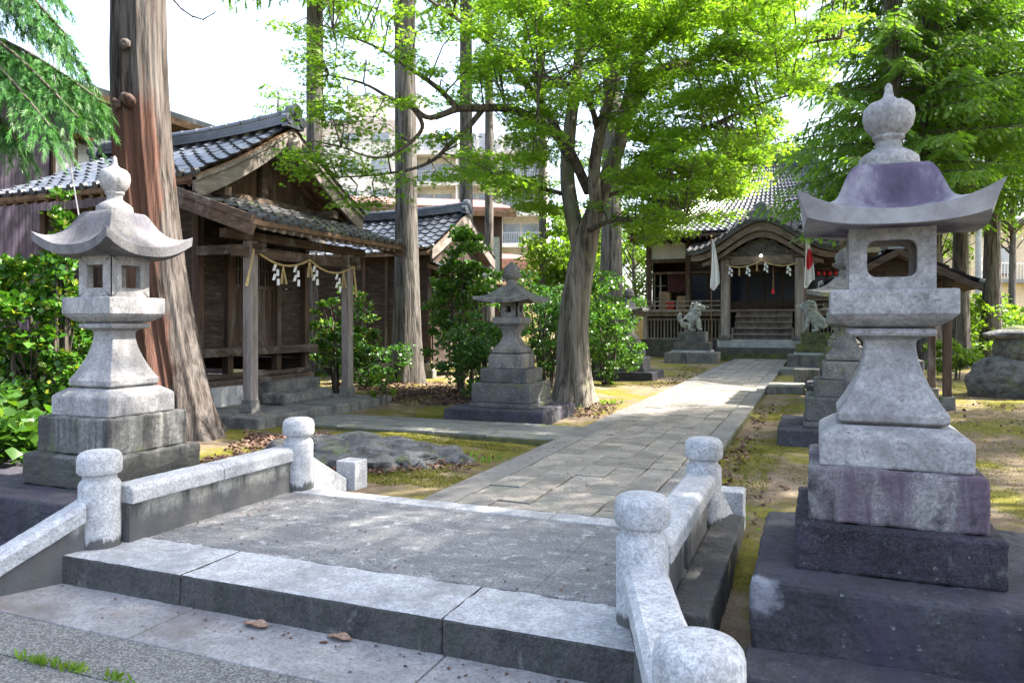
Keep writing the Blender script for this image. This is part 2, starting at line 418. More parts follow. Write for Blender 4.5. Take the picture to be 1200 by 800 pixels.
M['glass_blind'] = mk('frosted_window_glass', (0.28, 0.3, 0.31), (0.42, 0.43, 0.43), 1.2, 0.2, bump=0.0, spec=0.5)
M['purple_siding'] = mk('dark_purple_siding', (0.026, 0.019, 0.036), (0.038, 0.028, 0.05), 1.0, 0.5, bump=0.1, spec=0.4)
M['brown_siding'] = mk('brown_siding', (0.075, 0.045, 0.04), (0.11, 0.066, 0.056), 1.2, 0.7, stretch=(1, 1, 0.2), bump=0.2)
M['rust_roof'] = mk('rusty_metal_roof', (0.16, 0.075, 0.06), (0.28, 0.15, 0.12), 3.0, 0.7, bump=0.2)
M['red_awning'] = flat_mat('dark_red_metal', (0.16, 0.02, 0.025), 0.5)
M['beige_wall'] = mk('beige_wall', (0.50, 0.42, 0.30), (0.6, 0.52, 0.38), 1.0, 0.85, bump=0.1)
M['yellow_wall'] = mk('pale_yellow_wall', (0.5, 0.42, 0.19), (0.6, 0.5, 0.25), 1.0, 0.85, bump=0.1)
M['apart_wall'] = mk('apartment_wall', (0.62, 0.58, 0.53), (0.72, 0.68, 0.63), 0.4, 0.9, bump=0.1)
M['apart_pink'] = mk('apartment_pink_band', (0.5, 0.42, 0.38), (0.58, 0.49, 0.45), 0.4, 0.9, bump=0.1)
M['rail_metal'] = flat_mat('balcony_rail', (0.45, 0.45, 0.46), 0.5, vary=0.1)
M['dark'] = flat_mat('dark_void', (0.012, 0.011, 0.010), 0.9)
M['iron'] = flat_mat('grey_metal', (0.25, 0.25, 0.26), 0.5, 0.6)
M['cloth_white'] = flat_mat('white_cloth', (0.78, 0.77, 0.78), 0.9, vary=0.06)
M['cloth_red'] = flat_mat('red_cloth', (0.62, 0.03, 0.05), 0.9, vary=0.1)
M['curtain'] = flat_mat('maroon_curtain', (0.07, 0.025, 0.025), 0.9)
M['card'] = flat_mat('cardboard', (0.36, 0.25, 0.15), 0.85)
M['red_plastic'] = flat_mat('red_plastic', (0.45, 0.05, 0.03), 0.5)
M['carving'] = mk('grey_carved_wood', (0.05, 0.045, 0.04), (0.16, 0.15, 0.14), 14.0, 0.9, bump=1.0, bscale=18, bdist=0.05)


def ground_mat():
    m, nt, b = _nt('moss_and_soil')
    co = _coords(nt, (1, 1, 1))
    soil = _ramp(nt, _noise(nt, co, 3.0, 8, 0.7), [(0.3, (0.13, 0.095, 0.065)), (0.5, (0.2, 0.155, 0.11)), (0.7, (0.30, 0.245, 0.18))])
    moss = _ramp(nt, _noise(nt, co, 9.0, 8, 0.7), [(0.3, (0.075, 0.082, 0.014)), (0.5, (0.155, 0.15, 0.018)), (0.72, (0.24, 0.21, 0.035))])
    f = _ramp(nt, _noise(nt, co, 0.75, 10, 0.7, 0.4), [(0.455, 0.0), (0.54, 0.9)])
    col = _mix(nt, f, soil, moss)
    sp = _ramp(nt, _noise(nt, co, 45.0, 3, 0.6), [(0.3, 0.55), (0.6, 1.0)])
    col = _mix(nt, 0.7, col, sp, 'MULTIPLY')
    nt.links.new(col, b.inputs['Base Color'])
    b.inputs['Roughness'].default_value = 0.95
    b.inputs['Specular IOR Level'].default_value = 0.1
    p = _bump(nt, b, _noise(nt, co, 14, 8, 0.7), 0.8, 0.06)
    _bump(nt, b, _noise(nt, co, 90, 4, 0.7), 0.8, 0.02, p)
    return m


M['ground'] = ground_mat()
mb_, nt_, b_ = _nt('lamp_glow')
b_.inputs['Emission Color'].default_value = (1, 0.96, 0.88, 1)
b_.inputs['Emission Strength'].default_value = 2.0
M['bulb'] = mb_
mb_, nt_, b_ = _nt('red_paper_lantern')
b_.inputs['Base Color'].default_value = (0.5, 0.03, 0.03, 1)
b_.inputs['Roughness'].default_value = 0.7
M['red_paper'] = mb_


ROUGH_A = bpy.data.textures.new('worn_stone', 'CLOUDS')
ROUGH_A.noise_scale = 0.16
ROUGH_A.noise_depth = 2
ROUGH_B = bpy.data.textures.new('worn_stone_fine', 'CLOUDS')
ROUGH_B.noise_scale = 0.035
ROUGH_B.noise_depth = 2


# ------------------------------------------------------------------ mesh builder
class MB:
    def __init__(s):
        s.v, s.f, s.mi = [], [], []

    def add(s, verts, faces, mi=0):
        o = len(s.v)
        s.v += [tuple(p) for p in verts]
        s.f += [tuple(i + o for i in f) for f in faces]
        s.mi += [mi] * len(faces)
        return s

    def box(s, x0, x1, y0, y1, z0, z1, mi=0):
        v = [(x0, y0, z0), (x1, y0, z0), (x1, y1, z0), (x0, y1, z0), (x0, y0, z1), (x1, y0, z1), (x1, y1, z1), (x0, y1, z1)]
        return s.add(v, [(0, 3, 2, 1), (4, 5, 6, 7), (0, 1, 5, 4), (1, 2, 6, 5), (2, 3, 7, 6), (3, 0, 4, 7)], mi)

    def hexa(s, v, mi=0):
        """eight corners: four below then the four above in the same order"""
        return s.add(v, [(0, 3, 2, 1), (4, 5, 6, 7), (0, 1, 5, 4), (1, 2, 6, 5), (2, 3, 7, 6), (3, 0, 4, 7)], mi)

    def bar(s, a, b, w, h, up=(0, 0, 1), mi=0):
        a, b = Vector(a), Vector(b)
        d = (b - a).normalized()
        sd_ = d.cross(Vector(up))
        if sd_.length < 1e-4:
            sd_ = d.cross(Vector((1, 0, 0)))
        sd_.normalize()
        u = sd_.cross(d).normalized()
        sd_ = sd_ * w / 2
        u = u * h / 2
        v = [a - sd_ - u, a + sd_ - u, b + sd_ - u, b - sd_ - u, a - sd_ + u, a + sd_ + u, b + sd_ + u, b - sd_ + u]
        return s.hexa(v, mi)

    def loft(s, rings, cap=True, mi=0):
        n = len(rings[0])
        vs = [p for r in rings for p in r]
        fs = []
        for i in range(len(rings) - 1):
            for j in range(n):
                k = (j + 1) % n
                fs.append((i * n + j, i * n + k, (i + 1) * n + k, (i + 1) * n + j))
        if cap:
            fs.append(tuple(range(n - 1, -1, -1)))
            fs.append(tuple((len(rings) - 1) * n + j for j in range(n)))
        return s.add(vs, fs, mi)

    def lathe(s, prof, c=(0, 0, 0), seg=24, mi=0):
        return s.loft([[(c[0] + r * math.cos(2 * math.pi * k / seg), c[1] + r * math.sin(2 * math.pi * k / seg), c[2] + z) for k in range(seg)] for r, z in prof], True, mi)

    def sq(s, prof, c=(0, 0, 0), mi=0, n=4, rot=None, sy=1.0):
        """n-sided tower: prof = (half width, z)"""
        r0 = math.pi / n if rot is None else rot
        k_ = 1 / math.cos(math.pi / n)
        return s.loft([[(c[0] + w * k_ * math.cos(2 * math.pi * k / n + r0), c[1] + sy * w * k_ * math.sin(2 * math.pi * k / n + r0), c[2] + z) for k in range(n)] for w, z in prof], True, mi)

    def tube(s, pts, rad, seg=8, mi=0, cap=True):
        pts = [Vector(p) for p in pts]
        if not isinstance(rad, (list, tuple)):
            rad = [rad] * len(pts)
        rings = []
        up = Vector((0.31, 0.2, 0.93))
        for i, p in enumerate(pts):
            d = (pts[min(i + 1, len(pts) - 1)] - pts[max(i - 1, 0)]).normalized()
            a = d.cross(up)
            if a.length < 0.1:
                a = d.cross(Vector((1, 0, 0)))
            a.normalize()
            b = d.cross(a).normalized()
            rings.append([p + (a * math.cos(2 * math.pi * k / seg) + b * math.sin(2 * math.pi * k / seg)) * rad[i] for k in range(seg)])
        return s.loft(rings, cap, mi)

    def prism(s, poly, axis, a0, a1, mi=0):
        """extrude a 2D polygon: axis 0 -> poly in (y,z), axis 1 -> poly in (x,z), axis 2 -> poly in (x,y)"""
        def P(p, a):
            return (a, p[0], p[1]) if axis == 0 else (p[0], a, p[1]) if axis == 1 else (p[0], p[1], a)
        return s.loft([[P(p, a0) for p in poly], [P(p, a1) for p in poly]], True, mi)

    def strip(s, low, high, axis, a0, a1, mi=0):
        """solid between two matching polylines (2D), extruded along an axis: curved boards"""
        for i in range(len(low) - 1):
            q = [low[i], low[i + 1], high[i + 1], high[i]]
            s.prism(q, axis, a0, a1, mi)
        return s

    def build(s, name, mat, parent=None, bevel=0.0, smooth=None, weld=False, rough=0.0, lv=3, grid=0.16):
        me = bpy.data.meshes.new(name)
        me.from_pydata(s.v, [], s.f)
        mats = mat if isinstance(mat, (list, tuple)) else [mat]
        for m in mats:
            me.materials.append(M[m] if isinstance(m, str) else m)
        if len(mats) > 1:
            me.polygons.foreach_set('material_index', s.mi)
        import bmesh
        bm = bmesh.new()
        bm.from_mesh(me)
        if weld:
            bmesh.ops.remove_doubles(bm, verts=bm.verts, dist=1e-4)
        if rough:      # even grid so that the wear below has the same grain on every face
            for ax in range(3):
                cs = [v.co[ax] for v in bm.verts]
                lo_, hi_ = min(cs), max(cs)
                k = int((hi_ - lo_) / grid)
                for q in range(1, k + 1):
                    n_ = [0, 0, 0]
                    n_[ax] = 1
                    co_ = [0, 0, 0]
                    co_[ax] = lo_ + (hi_ - lo_) * q / (k + 1)
                    bmesh.ops.bisect_plane(bm, geom=bm.verts[:] + bm.edges[:] + bm.faces[:], plane_co=co_, plane_no=n_, dist=1e-5)
        bmesh.ops.recalc_face_normals(bm, faces=bm.faces)
        bm.to_mesh(me)
        bm.free()
        if smooth:
            me.polygons.foreach_set('use_smooth', [True] * len(me.polygons))
            me.set_sharp_from_angle(angle=RAD(smooth))
        o = bpy.data.objects.new(name, me)
        COL.objects.link(o)
        if parent:
            o.parent = parent
            if parent.type == 'EMPTY' or True:
                o.matrix_parent_inverse = Matrix.Identity(4)
        if bevel:
            md = o.modifiers.new('edge', 'BEVEL')
            md.width = bevel
            md.segments = 2
            md.limit_method = 'ANGLE'
            md.angle_limit = RAD(40)
        if rough:
            sb = o.modifiers.new('grid', 'SUBSURF')
            sb.subdivision_type = 'SIMPLE'
            sb.levels = sb.render_levels = lv
            for tx, k in ((ROUGH_A, 1.0), (ROUGH_B, 0.5)):
                dm = o.modifiers.new('wear', 'DISPLACE')
                dm.texture = tx
                dm.texture_coords = 'GLOBAL'
                dm.strength = rough * k
                dm.mid_level = 0.5
            if not smooth:
                for p in me.polygons:
                    p.use_smooth = False
        return o


def thing(name, label, cat, loc=(0, 0, 0), group=None, rz=0.0):
    o = bpy.data.objects.new(name, None)
    o.empty_display_size = 0.2
    COL.objects.link(o)
    o.location = loc
    o.rotation_euler = (0, 0, rz)
    o['label'] = label
    o['category'] = cat
    if group:
        o['group'] = group
    return o


def tag(o, label, cat, group=None, kind=None):
    if label:
        o['label'] = label
    if cat:
        o['category'] = cat
    if group:
        o['group'] = group
    if kind:
        o['kind'] = kind
    return o


def struct(o):
    o['kind'] = 'structure'
    return o


def dup(root, loc, label, rz=None, scale=None):
    r = root.copy()
    COL.objects.link(r)
    r.location = loc
    if rz is not None:
        r.rotation_euler = (0, 0, rz)
    if scale:
        r.scale = (scale, scale, scale) if isinstance(scale, (int, float)) else scale
    r['label'] = label
    for ch in list(root.children):
        c = ch.copy()
        COL.objects.link(c)
        c.parent = r
        for g in list(ch.children):
            d = g.copy()
            COL.objects.link(d)
            d.parent = c
    return r


# ------------------------------------------------------------------ leaves
def tri_mesh(name, V, T, mat, parent=None):
    me = bpy.data.meshes.new(name)
    V = np.asarray(V, np.float32)
    T = np.asarray(T, np.int32)
    me.vertices.add(len(V))
    me.vertices.foreach_set('co', V.ravel())
    me.loops.add(T.size)
    me.loops.foreach_set('vertex_index', T.ravel())
    me.polygons.add(len(T))
    me.polygons.foreach_set('loop_start', np.arange(0, T.size, 3, dtype=np.int32))
    me.update(calc_edges=True)
    me.validate()
    me.materials.append(M[mat])
    o = bpy.data.objects.new(name, me)
    COL.objects.link(o)
    if parent:
        o.parent = parent
    return o


def _star():
    V = [(0, 0, 0)]
    T = []
    for a, L in ((-105, 0.62), (-52, 0.92), (0, 1.05), (52, 0.92), (105, 0.62)):
        t = RAD(a)
        for da, r in ((-24, 0.42), (0, L), (24, 0.42)):
            V.append((math.cos(t + RAD(da)) * r, math.sin(t + RAD(da)) * r, -0.12 * r))
        k = len(V)
        T += [(0, k - 3, k - 2), (0, k - 2, k - 1)]
    return np.array(V), np.array(T)


def _leaf(w=0.42, fold=0.12):
    V = [(0, 0, 0), (0.5, w, fold), (1, 0, -0.08), (0.5, -w, fold)]
    return np.array(V), np.array([(0, 2, 1), (0, 3, 2)])


def _spray(n=7, spread=38, L=0.55, w=0.055):
    """short needle twig along +x: thin blades in a loose flat fan"""
    V, T = [], []
    r = random.Random(3)
    for k in range(n):
        x = k / n
        a = RAD(spread) * (1 if k % 2 else -1) * (0.6 + 0.5 * r.random())
        if k == n - 1:
            a = 0
        dz = (r.random() - 0.5) * 0.5
        tip = (x + math.cos(a) * L, math.sin(a) * L, dz * L)
        nx, ny = -math.sin(a) * w, math.cos(a) * w
        b = len(V)
        V += [(x - nx, -ny, 0), (x + nx, ny, 0), tip]
        T += [(b, b + 1, b + 2)]
    b = len(V)
    V += [(0, -w * 0.7, 0), (0, w * 0.7, 0), (1.0, 0, 0)]
    T += [(b, b + 1, b + 2)]
    return np.array(V), np.array(T)


STAR, LEAF, SPRAY = _star(), _leaf(), _spray()
SPRAYW = _spray(9, 42, 0.5, 0.085)
LEAFW = _leaf(0.5, 0.1)


def unit(a):
    return a / np.maximum(np.linalg.norm(a, axis=1, keepdims=True), 1e-9)


def scatter(name, C, A, Nn, S, tpl, mat, parent=None):
    """one leaf per row: position C, pointing along A, face normal Nn, size S"""
    A = unit(A)
    B = unit(np.cross(Nn, A))
    Z = np.cross(A, B)
    V, T = tpl
    k = len(V)
    S = np.asarray(S).reshape(-1, 1, 1)
    P = C[:, None, :] + S * (V[None, :, 0:1] * A[:, None, :] + V[None, :, 1:2] * B[:, None, :] + V[None, :, 2:3] * Z[:, None, :])
    F = (T[None] + (np.arange(len(C)) * k)[:, None, None]).reshape(-1, 3)
    return tri_mesh(name, P.reshape(-1, 3), F, mat, parent)


def rdir(n):
    return unit(rng.normal(size=(n, 3)))


def clusters(cs, n, flat=1.0):
    """cs rows = (x, y, z, r); n leaves each: returns points, outward directions"""
    cs = np.asarray(cs, float)
    d = rdir(len(cs) * n)
    r = rng.random(len(d)) ** 0.45
    R = np.repeat(cs[:, 3], n)
    off = d * (r * R)[:, None]
    off[:, 2] *= flat
    return np.repeat(cs[:, :3], n, axis=0) + off, d

# ------------------------------------------------------------------ world-coordinate things
WORLD = {}


def wthing(name, label, cat, loc, group=None):
    o = thing(name, label, cat, loc, group)
    WORLD[o.name] = Matrix.Translation(-Vector(loc))
    return o


_b0 = MB.build


def _build(s, name, mat, parent=None, **k):
    o = _b0(s, name, mat, parent, **k)
    if parent is not None and parent.name in WORLD:
        o.matrix_parent_inverse = WORLD[parent.name]
    return o


MB.build = _build

# ------------------------------------------------------------------ ground, street
def ground_z(x, y):
    z = -0.085 + 0.03 * math.sin(x * 1.3 + 2) * math.sin(y * 0.9) + 0.015 * math.sin(x * 4.1) * math.sin(y * 3.3 + 1)
    if x < -6.9 or x > 2:
        z += 0.03
    if y < 4.8:
        z = -0.2
    if -3.0 < x < -0.9 and y > 4.8:
        z = min(z, -0.1)
    return z


def grid_axis(lo, hi, step, far):
    a = list(np.arange(lo, hi + 1e-6, step))
    out = []
    d = step
    p = hi
    while p < far:
        d *= 1.5
        p += d
        out.append(p)
    inn = []
    d = step
    p = lo
    while p > -far:
        d *= 1.5
        p -= d
        inn.append(p)
    return inn[::-1] + a + out


gx, gy = grid_axis(-16, 10, 0.25, 700), grid_axis(-4, 40, 0.25, 900)
mb = MB()
mb.v = [(x, y, ground_z(x, y) if (-16 <= x <= 10 and -4 <= y <= 40) else -0.12) for y in gy for x in gx]
nx_ = len(gx)
mb.f = [(j * nx_ + i, j * nx_ + i + 1, (j + 1) * nx_ + i + 1, (j + 1) * nx_ + i) for j in range(len(gy) - 1) for i in range(nx_ - 1)]
mb.mi = [0] * len(mb.f)
struct(mb.build('ground', 'ground', smooth=60))
mb = MB()
mb.box(-30, 30, -12, 2.356, -0.5, -0.175)
mb.box(-30, 30, 2.364, 2.70, -0.5, -0.174)
struct(mb.build('street', 'asphalt'))
mb = MB()
xs = [-30] + [-4.75 + 1.37 * k for k in range(0, 4)] + [30]
for a, b in ((-6.2, -4.83), (-4.82, -3.17), (-3.16, -1.62), (-1.61, -0.2), (-0.19, 1.2), (1.21, 2.6)):
    mb.box(a, b, 2.703, 3.14, -0.5, -0.168)
struct(mb.build('street_edge', 'street_stone', bevel=0.006))

# ------------------------------------------------------------------ bridge over the ditch
br = wthing('stone_bridge', 'short worn stone bridge deck with pale granite edge stones, in the foreground', 'bridge', (-2.45, 4.1, 0))
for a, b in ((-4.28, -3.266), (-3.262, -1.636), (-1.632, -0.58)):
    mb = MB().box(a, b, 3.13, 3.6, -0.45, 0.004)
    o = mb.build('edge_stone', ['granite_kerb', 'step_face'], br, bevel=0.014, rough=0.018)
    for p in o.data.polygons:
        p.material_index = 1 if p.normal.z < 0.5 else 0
mb = MB()
for a, b in ((-4.1, -3.41), (-3.408, -2.41), (-2.408, -1.365), (-1.363, -0.6)):
    mb.box(a, b, 3.606, 5.0, -0.4, 0.0)
mb.build('deck', 'deck', br, bevel=0.003)
for a, b in ((-4.0, -2.56), (-2.554, -1.76), (-1.754, -0.62)):
    MB().box(a, b, 5.006, 5.19, -0.4, 0.004).build('edge_stone', 'granite_kerb', br, bevel=0.008, rough=0.007)

POST = [(0.121, -0.45), (0.121, 0.385), (0.115, 0.402), (0.1, 0.418), (0.098, 0.424), (0.098, 0.446), (0.103, 0.452), (0.122, 0.458), (0.129, 0.47), (0.13, 0.5), (0.129, 0.545), (0.123, 0.57), (0.108, 0.588), (0.085, 0.597), (0.05, 0.602), (0.0005, 0.604)]


def parapet(sgn, label, A, B, E, S):
    """A near post, B far post, E end post of the flared wing, S end block"""
    root = wthing('stone_parapet', label, 'parapet', (A[0], A[1], 0))
    for i, p in enumerate((A, B, E)):
        dz = (-0.09 if sgn > 0 else -0.42) if i == 2 else 0
        MB().lathe(POST, (p[0], p[1], dz), 40).build('post', 'granite_post', root, smooth=32)
    # straight rail with chamfered top
    x = (A[0] + B[0]) / 2
    w = 0.105
    y0, y1 = A[1] + 0.1, B[1] - 0.1
    poly = [(x - w, 0.25), (x + w, 0.25), (x + w, 0.335), (x + w - 0.03, 0.365), (x - w + 0.03, 0.365), (x - w, 0.335)]
    MB().loft([[(p[0], y0, p[1]) for p in poly], [(p[0], (y0 + y1) / 2 - 0.002, p[1]) for p in poly]]).build('rail', 'granite', root, bevel=0.008, rough=0.007)
    MB().loft([[(p[0], (y0 + y1) / 2 + 0.002, p[1]) for p in poly], [(p[0], y1, p[1]) for p in poly]]).build('rail', 'granite', root, bevel=0.008, rough=0.007)
    mb = MB()
    if sgn < 0:
        mb.box(x - 0.075, x + 0.075, y0, y1, -0.4, 0.248)
    else:
        mb.box(x - 0.075, x + 0.065, y0, y0 + 0.62, -0.4, 0.248)
        mb.box(x - 0.075, x + 0.065, y0 + 0.74, y1 - 0.12, -0.4, 0.248)
        mb.box(x - 0.075, x - 0.02, y0 + 0.62, y0 + 0.74, -0.4, 0.247)
        mb.box(x - 0.075, x - 0.02, y1 - 0.12, y1, -0.4, 0.247)
    mb.build('panel', 'panel', root, bevel=0.006, rough=0.01)
    # ledge along the outside
    MB().box(x + sgn * 0.08, x + sgn * 0.27, A[1] - 0.1, B[1] + 0.3, -0.45, 0.0) if False else None
    lo, hi = sorted((x + sgn * 0.068, x + sgn * 0.27))
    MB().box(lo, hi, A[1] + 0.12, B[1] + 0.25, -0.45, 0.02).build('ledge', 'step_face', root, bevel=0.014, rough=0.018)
    # flared wing rail and wall
    a, e = Vector((A[0], A[1], 0)), Vector((E[0], E[1], 0))
    d = (e - a).normalized()
    n = Vector((-d.y, d.x, 0))
    a2, e2 = a + d * 0.1, e - d * 0.1
    za, ze = 0.30, 0.23 if sgn > 0 else -0.14

    def sec(p, z, w, prof):
        return [tuple(p + n * (q[0] * w) + Vector((0, 0, z + q[1]))) for q in prof]
    prof = [(-1, -0.115), (1, -0.115), (1, -0.03), (0.72, 0), (-0.72, 0), (-1, -0.03)]
    MB().loft([sec(a2, za, 0.1, prof), sec(e2, ze, 0.1, prof)]).build('rail', 'granite', root, bevel=0.008, rough=0.007)
    prof = [(-1, -0.7), (1, -0.7), (1, -0.117), (-1, -0.117)]
    MB().loft([sec(a2, za, 0.07, prof), sec(e2, ze, 0.07, prof)]).build('panel', 'panel', root, bevel=0.006, rough=0.01)
    # end block and sloping wing behind the far post
    MB().box(S[0] - 0.1, S[0] + 0.1, S[1] - 0.1, S[1] + 0.1, -0.3, 0.17).build('end_block', 'granite', root, bevel=0.012, rough=0.008)
    b, s_ = Vector((B[0], B[1], 0)), Vector((S[0], S[1], 0))
    d = (s_ - b).normalized()
    n = Vector((-d.y, d.x, 0))
    q = []
    for p, z in ((b + d * 0.1, 0.26), (s_ - d * 0.1, 0.02)):
        q.append([tuple(p + n * 0.07 + Vector((0, 0, -0.3))), tuple(p - n * 0.07 + Vector((0, 0, -0.3))), tuple(p - n * 0.07 + Vector((0, 0, z))), tuple(p + n * 0.07 + Vector((0, 0, z)))])
    MB().loft(q).build('panel', 'granite', root, bevel=0.008)
    return root


parapet(-1, 'low granite parapet with round-capped posts along the left edge of the bridge', (-4.17, 3.36), (-4.04, 5.14), (-4.6, 2.42), (-3.86, 5.66))
parapet(1, 'low granite parapet along the right edge of the bridge, nearest post cut by frame', (-0.75, 3.46), (-0.72, 5.32), (-0.305, 2.15), (-0.58, 5.72))

# ------------------------------------------------------------------ paths
mb = MB()
mb.box(-2.9, -0.95, 5.195, 30.6, -0.3, -0.028)
mb.box(-7.0, -2.86, 8.55, 9.75, -0.3, -0.036)
struct(mb.build('path_bed', 'joint'))
r = random.Random(5)
mb = MB()
cols = [-2.61 + 0.278 * k for k in range(6)]
for k in range(5):
    y = 5.2 - r.random() * 0.25
    while y < 30.5:
        L = r.choice((0.32, 0.4, 0.46, 0.55))
        y0, y1 = max(y, 5.2), min(y + L, 30.55)
        dz = (r.random() - 0.5) * 0.014
        j = lambda: (r.random() - 0.5) * 0.014
        if y1 - y0 > 0.08:
            x0, x1 = cols[k] + 0.004, cols[k + 1] - 0.004
            g = 0.004
            b_ = [(x0 + j(), y0 + g + j(), -0.1), (x1 + j(), y0 + g + j(), -0.1), (x1 + j(), y1 - g + j(), -0.1), (x0 + j(), y1 - g + j(), -0.1)]
            t = [(p[0], p[1], -0.006 + dz + j() * 0.5) for p in b_]
            ti = [(p[0] + (0.008 if i in (0, 3) else -0.008), p[1] + (0.008 if i < 2 else -0.008), p[2] + 0.005) for i, p in enumerate(t)]
            mb.loft([b_, t, ti])
        y += L
o = struct(mb.build('path', 'paver'))
mb = MB()
for x0, x1 in ((-2.9, -2.62), (-1.21, -0.96)):
    y = 5.2
    while y < 30.5:
        L = r.uniform(0.8, 1.3)
        if not (x0 < -2.8 and 8.5 < y + L / 2 < 9.8 and False):
            mb.box(x0, x1, y + 0.004, min(y + L, 30.55), -0.22, -0.002 + (r.random() - 0.5) * 0.008)
        y += L
struct(mb.build('path_border', 'path_border', bevel=0.008))
mb = MB()
ys = [8.56, 8.86, 9.16, 9.46, 9.75]
for k in range(4):
    x = -7.0 + r.random() * 0.3
    while x < -2.93:
        L = r.uniform(0.55, 1.0)
        mb.box(max(x, -7.0), min(x + L - 0.012, -2.92), ys[k] + 0.004, ys[k + 1] - 0.006, -0.2, -0.014 + (r.random() - 0.5) * 0.012)
        x += L
struct(mb.build('side_path', 'cross_paver', bevel=0.008))

# ------------------------------------------------------------------ stone lanterns
def roof_rings(hw, z0, prof, lift, thick, under_hw, under_z, n=13, plan=0.05, horn=0.0):
    """square roof with upturned corners: prof = (radius fraction, height) from the crown outwards"""
    def ring(f, z, t, lift=lift, plan=plan):
        pts = []
        for side in range(4):
            for k in range(n - 1):
                q = -1 + 2 * k / (n - 1)
                c = abs(q)
                e = f * hw * (1 + plan * c ** 3 * t)
                x, y = (q * e, -e) if side == 0 else (e, q * e) if side == 1 else (-q * e, e) if side == 2 else (-e, -q * e)
                pts.append((x, y, z0 + z + lift * (c ** 2.6) * t))
        return pts
    f0 = prof[0][0]
    rings = []
    for f, z in prof:
        t = max(0.0, (f - f0) / (1 - f0)) ** 2
        rings.append(ring(f, z, t))
    rings.append(ring(0.99, prof[-1][1] - thick, 1.0, lift * (1 - 0.8 * horn), plan - 0.15 * horn))
    low = []
    for k, (x, y, z) in enumerate(rings[-1]):
        s_ = under_hw / hw * 1.35
        low.append((x * s_, y * s_, under_z + (z - z0 + thick) * 0.25 + z0 * 0))
    rings.append(low)
    rings.append([(x * 0.7, y * 0.7, under_z) for x, y, z in low])
    return rings[::-1]


def hole_plate(w, h, iw, ih, rad, th, cz, icz, seg=5):
    """wall w x h with a rounded opening, in the xz plane, thickness th along y"""
    inn = []
    for cx, cz_, a0 in ((1, 1, 0), (-1, 1, 90), (-1, -1, 180), (1, -1, 270)):
        for k in range(seg + 1):
            a = RAD(a0 + 90 * k / seg)
            inn.append((cx * (iw / 2 - rad) + rad * math.cos(a), icz + cz_ * (ih / 2 - rad) + rad * math.sin(a)))
    out = []
    for x, z in inn:
        dx, dz = x, z - icz
        s_ = min((w / 2) / max(abs(dx), 1e-6), (h / 2 + (cz - icz) * (1 if dz > 0 else -1)) / max(abs(dz), 1e-6))
        out.append((dx * s_, icz + dz * s_))
    for i, (x, z) in enumerate(inn):        # snap the middle of each corner fan to the true corner
        if i % (seg + 1) == seg // 2:
            out[i] = (math.copysign(w / 2, x), cz + math.copysign(h / 2, z - icz))
    return inn, out


def fire_box(hw, z0, z1, iw, ih, rad, th):
    mb = MB()
    h = z1 - z0
    cz = (z0 + z1) / 2
    inn, out = hole_plate(2 * hw, h, iw, ih, rad, th, cz, cz)
    n = len(inn)
    for s_ in range(4):
        ca, sa = math.cos(s_ * math.pi / 2), math.sin(s_ * math.pi / 2)
        R = lambda x, y, z: (x * ca - y * sa, x * sa + y * ca, z)
        y0, y1 = -hw, -hw + th
        k_ = (hw - th) / hw
        V = [R(x, y0, z) for x, z in out] + [R(x, y0, z) for x, z in inn] + [R(x, y1, z) for x, z in inn] + [R(x * k_, y1, z) for x, z in out]
        F = []
        for i in range(n):
            j = (i + 1) % n
            F += [(i, j, n + j, n + i), (n + i, n + j, 2 * n + j, 2 * n + i), (2 * n + i, 2 * n + j, 3 * n + j, 3 * n + i)]
        mb.add(V, F)
    return mb


PROF_HIP = [(0.36, .285), (0.40, .28), (0.45, .255), (0.51, .205), (0.58, .148), (0.66, .098), (0.75, .055), (0.85, .022), (0.93, .006), (1.0, 0.0)]
PROF_DOME = [(0.34, .272), (0.39, .268), (0.435, .25), (0.475, .22), (0.515, .175), (0.55, .13), (0.585, .088), (0.62, .058), (0.67, .037), (0.75, .02), (0.87, .006), (1.0, 0.0)]


